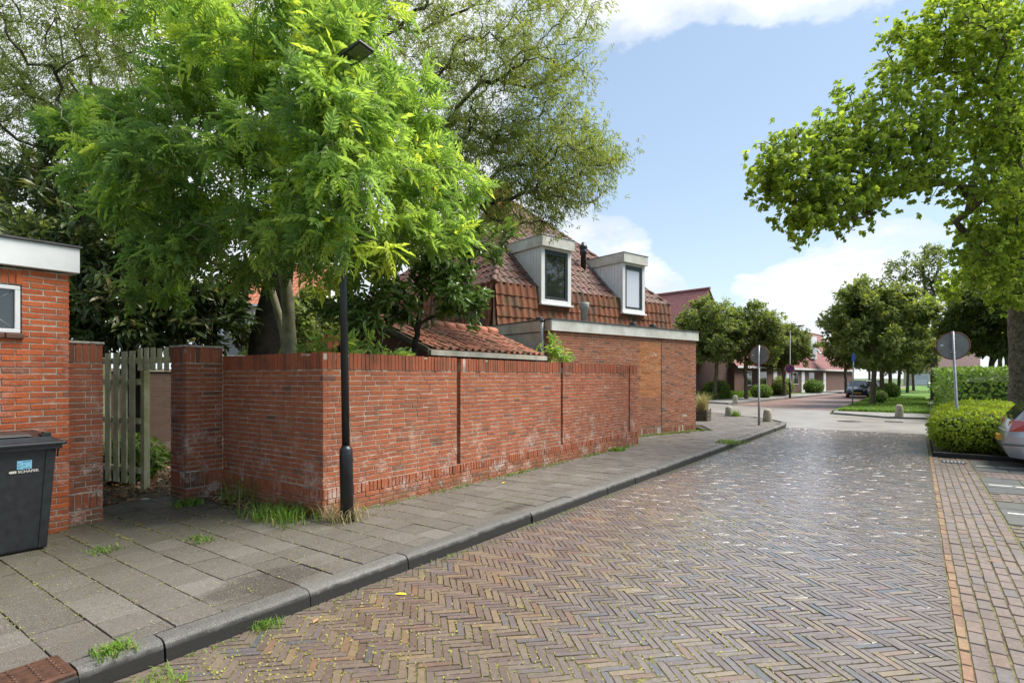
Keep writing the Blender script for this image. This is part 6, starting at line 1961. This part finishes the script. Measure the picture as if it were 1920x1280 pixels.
def wall_mat(name, c, d):
    m, T, b = new_mat(name)
    p = pos_of(T)
    dx = T.vmath('DOT_PRODUCT', p, (d[0], d[1], 0), out=1)
    sep = T.node('ShaderNodeSeparateXYZ'); T.put(sep.inputs[0], p)
    cb = T.node('ShaderNodeCombineXYZ'); T.put(cb.inputs[0], dx); T.put(cb.inputs[1], sep.outputs[2])
    bk = T.node('ShaderNodeTexBrick'); T.put(bk.inputs['Vector'], cb.outputs[0])
    bk.inputs['Scale'].default_value = 1.0; bk.inputs['Brick Width'].default_value = .22; bk.inputs['Row Height'].default_value = .065; bk.inputs['Mortar Size'].default_value = .006
    bk.inputs['Color1'].default_value = (*c, 1); bk.inputs['Color2'].default_value = (*(q * .75 for q in c), 1); bk.inputs['Mortar'].default_value = (c[0] * 1.1, c[1] * 1.3, c[2] * 1.4, 1)
    T.put(b.inputs['Base Color'], bk.outputs[0]); b.inputs['Roughness'].default_value = .85
    return m


def gable_house(label, p0, d, length, depth, ze, zr, wall, roof, doors=(), windows=(), dormers=(), root=None, skylights=(), cat='house', name='terraced_house', group=None):
    """p0: front corner, d: direction of the front, house lies to the left of d"""
    d = np.array(d, float); d /= np.linalg.norm(d); n = np.array([-d[1], d[0]])
    r_ = empty(name, (p0[0] + d[0] * length / 2 + n[0] * depth / 2, p0[1] + d[1] * length / 2 + n[1] * depth / 2, 0), label, cat, group)
    o = (p0[0], p0[1], 0); dv, nv_ = (d[0], d[1], 0), (n[0], n[1], 0); Z = (0, 0, 1)
    Q = lambda s, k, z: (p0[0] + d[0] * s + n[0] * k, p0[1] + d[1] * s + n[1] * k, z)
    MB().add([Q(0, 0, -.1), Q(length, 0, -.1), Q(length, depth, -.1), Q(0, depth, -.1), Q(0, 0, ze), Q(length, 0, ze), Q(length, depth, ze), Q(0, depth, ze), Q(0, depth / 2, zr - .1), Q(length, depth / 2, zr - .1)],
             [(0, 1, 5, 4), (2, 3, 7, 6), (1, 2, 6, 9, 5), (3, 0, 4, 8, 7)]).build('wall', wall, r_)
    ov = .25; zz = ze - ov * (zr - ze) / (depth / 2)
    rf_ = MB().extr([Q(-.15, -ov, zz), Q(-.15, depth / 2, zr), Q(-.15, depth + ov, zz), Q(-.15, depth + ov, zz - .12), Q(-.15, depth / 2, zr - .14), Q(-.15, -ov, zz - .12)], Vector(dv) * (length + .3)).build('roof', roof, r_)
    MB().tube([Q(-.18, depth / 2, zr), Q(length + .18, depth / 2, zr)], .12, 8).build('ridge', roof, rf_)
    MB().obox(o, dv, nv_, Z, -.1, length + .1, -.33, -.26, zz - .16, zz + .02).build('gutter', M['white'], r_)
    for (s0, s1, z0, z1) in doors:
        dr = MB().obox(o, dv, nv_, Z, s0, s1, -.06, .05, z0, z1).build('door', M['white'], r_, .01)
        MB().obox(o, dv, nv_, Z, s0 + .15, s1 - .15, -.075, -.062, z0 + 1.2, z1 - .2).build('pane', M['blind'], dr)
    for (s0, s1, z0, z1) in windows:
        wn = MB().obox(o, dv, nv_, Z, s0, s1, -.05, .05, z0, z1).build('window', M['white'], r_, .01)
        MB().obox(o, dv, nv_, Z, s0 + .09, s1 - .09, -.062, -.052, z0 + .09, z1 - .09).build('pane', M['glass'], wn)
    for (s0, s1, z0, z1) in dormers:
        kd = (z0 - ze) / (zr - ze) * depth / 2
        dm_ = MB().obox(o, dv, nv_, Z, s0, s1, kd - .2, kd + 2.2, z0, z1).build('dormer', M['tile_hung'], r_)
        MB().obox(o, dv, nv_, Z, s0 - .1, s1 + .1, kd - .34, kd - .203, z0 - .1, z1 + .1).build('dormer_frame', M['white'], dm_)
        MB().obox(o, dv, nv_, Z, s0 + .2, s1 - .2, kd - .36, kd - .343, z0 + .2, z1 - .2).build('pane', M['blind'], dm_)
    for (s, t) in skylights:
        k0 = depth / 2 * t; za = ze + (zr - ze) * t; sl = (zr - ze) / (depth / 2)
        MB().add([Q(s, k0 - .04, za + .09), Q(s + .8, k0 - .04, za + .09), Q(s + .8, k0 + .6 - .04, za + .6 * sl + .09), Q(s, k0 + .6 - .04, za + .6 * sl + .09)], [(0, 1, 2, 3)]).build('skylight', M['blind'], rf_)
    return r_


dA = (-3.4, .8)
M['far_roof_a'] = tiled_roof_mat('far_roof_a', (.28, .10, .095), (-.973, .229)); M['far_roof_b'] = tiled_roof_mat('far_roof_b', (.27, .088, .080), (.12, .993))
M['far_wall_a'] = wall_mat('far_wall_a', (.105, .06, .05), (-.973, .229)); M['far_wall_b'] = wall_mat('far_wall_b', (.13, .07, .055), (.12, .993))
# house whose ridge runs along the side street, gable to the far road: front faces the camera
gable_house('brick house with steep red tiled roof behind the garage and street trees', (-24.6, 43.0), (.973, -.229), 10.3, 9.4, 2.9, 8.7, M['far_wall_a'], M['far_roof_a'], doors=[(6.9, 7.9, 0, 2.2)], windows=[(8.3, 9.6, .8, 2.2)], cat='house')
gable_house('row of dark brick houses with red tiled roof and white doors along the far street', (-12.3, 48.5), (.12, .993), 42.0, 7.6, 2.9, 7.6, M['far_wall_b'], M['far_roof_b'],
            doors=[(9.4, 10.5, 0, 2.25), (13.2, 14.3, 0, 2.25), (18.4, 19.5, 0, 2.25), (27, 28.1, 0, 2.25)], windows=[(5.5, 7.6, .9, 2.2), (15.4, 17.2, .9, 2.2), (21.2, 23.2, .9, 2.2), (2.2, 3.8, .9, 2.2)], dormers=[(24.0, 26.2, 3.9, 6.3)], skylights=[(26.6, .62), (31, .35)])
gable_house('pale distant house with a garage closing the end of the street', (-2.5, 152), (1, -.05), 13.0, 8.0, 3.2, 7.0, simple('pale_render', (.50, .46, .38), .1, 2.0, .8), tiled_roof_mat('far_roof_c', (.20, .10, .085), (1, 0)), doors=[(2, 4.6, 0, 2.4)], windows=[(6, 8, .9, 2.3), (9.5, 11.5, .9, 2.3)])
gable_house('neighbouring white rendered house with orange tiled roof seen behind the willow trunk', (-30.5, 14.4), (.82, .57), 6.0, 8.0, 5.6, 8.2, simple('white_render', (.62, .60, .57), .08, 2.0, .8), tiled_roof_mat('far_roof_d', (.40, .135, .06), (.82, .57)), windows=[(1.0, 2.2, 2.2, 4.2), (3.8, 5.0, 2.2, 4.2)])
fs_ = empty('flat_shed', (-15, 10.5, 0), 'low pale flat roofed shed behind the willow trunk', 'shed')
MB().obox((-17.5, 7.6, 0), (.82, .57, 0), (-.57, .82, 0), (0, 0, 1), 0, 6.5, 0, 2.5, -.05, 2.05).build('wall', M['fascia_side'], fs_)
MB().obox((-17.5, 7.6, 0), (.82, .57, 0), (-.57, .82, 0), (0, 0, 1), -.1, 6.6, -.1, 2.6, 2.052, 2.25).build('roof', M['grey_pipe'], fs_, .01)
ot = empty('tile_hung_annex', (-14.5, 13.5, 0), 'orange tile hung annex wall glimpsed between the trunks', 'annex')
MB().obox((-19.0, 10.4, 0), (.82, .57, 0), (-.57, .82, 0), (0, 0, 1), 0, 7.5, 0, 3, -.05, 3.1).build('wall', tiled_roof_mat('annex_tile', (.42, .13, .05), (.82, .57), (.22, .5)), ot)
bw = empty('back_wall', (-15.2, 2.5, 0), 'dark brick wall at the back of the garden seen through the gate', 'wall')
MB().box(-15.4, -15.2, -3.0, 6.5, -.05, 1.75).build('wall', wall_mat('back_wall_brick', (.10, .06, .042), (0, 1)), bw)
MB().box(-15.43, -15.17, -3.0, 6.5, 1.752, 1.82).build('coping', M['concrete'], bw)
gp = empty('garden_post', (-9.5, 4.35, 0), 'pale green post standing just inside the gate beside the wide pier', 'post')
MB().box(-9.55, -9.49, 4.32, 4.38, -.02, 1.7).build('post', M['wood_pale'], gp)
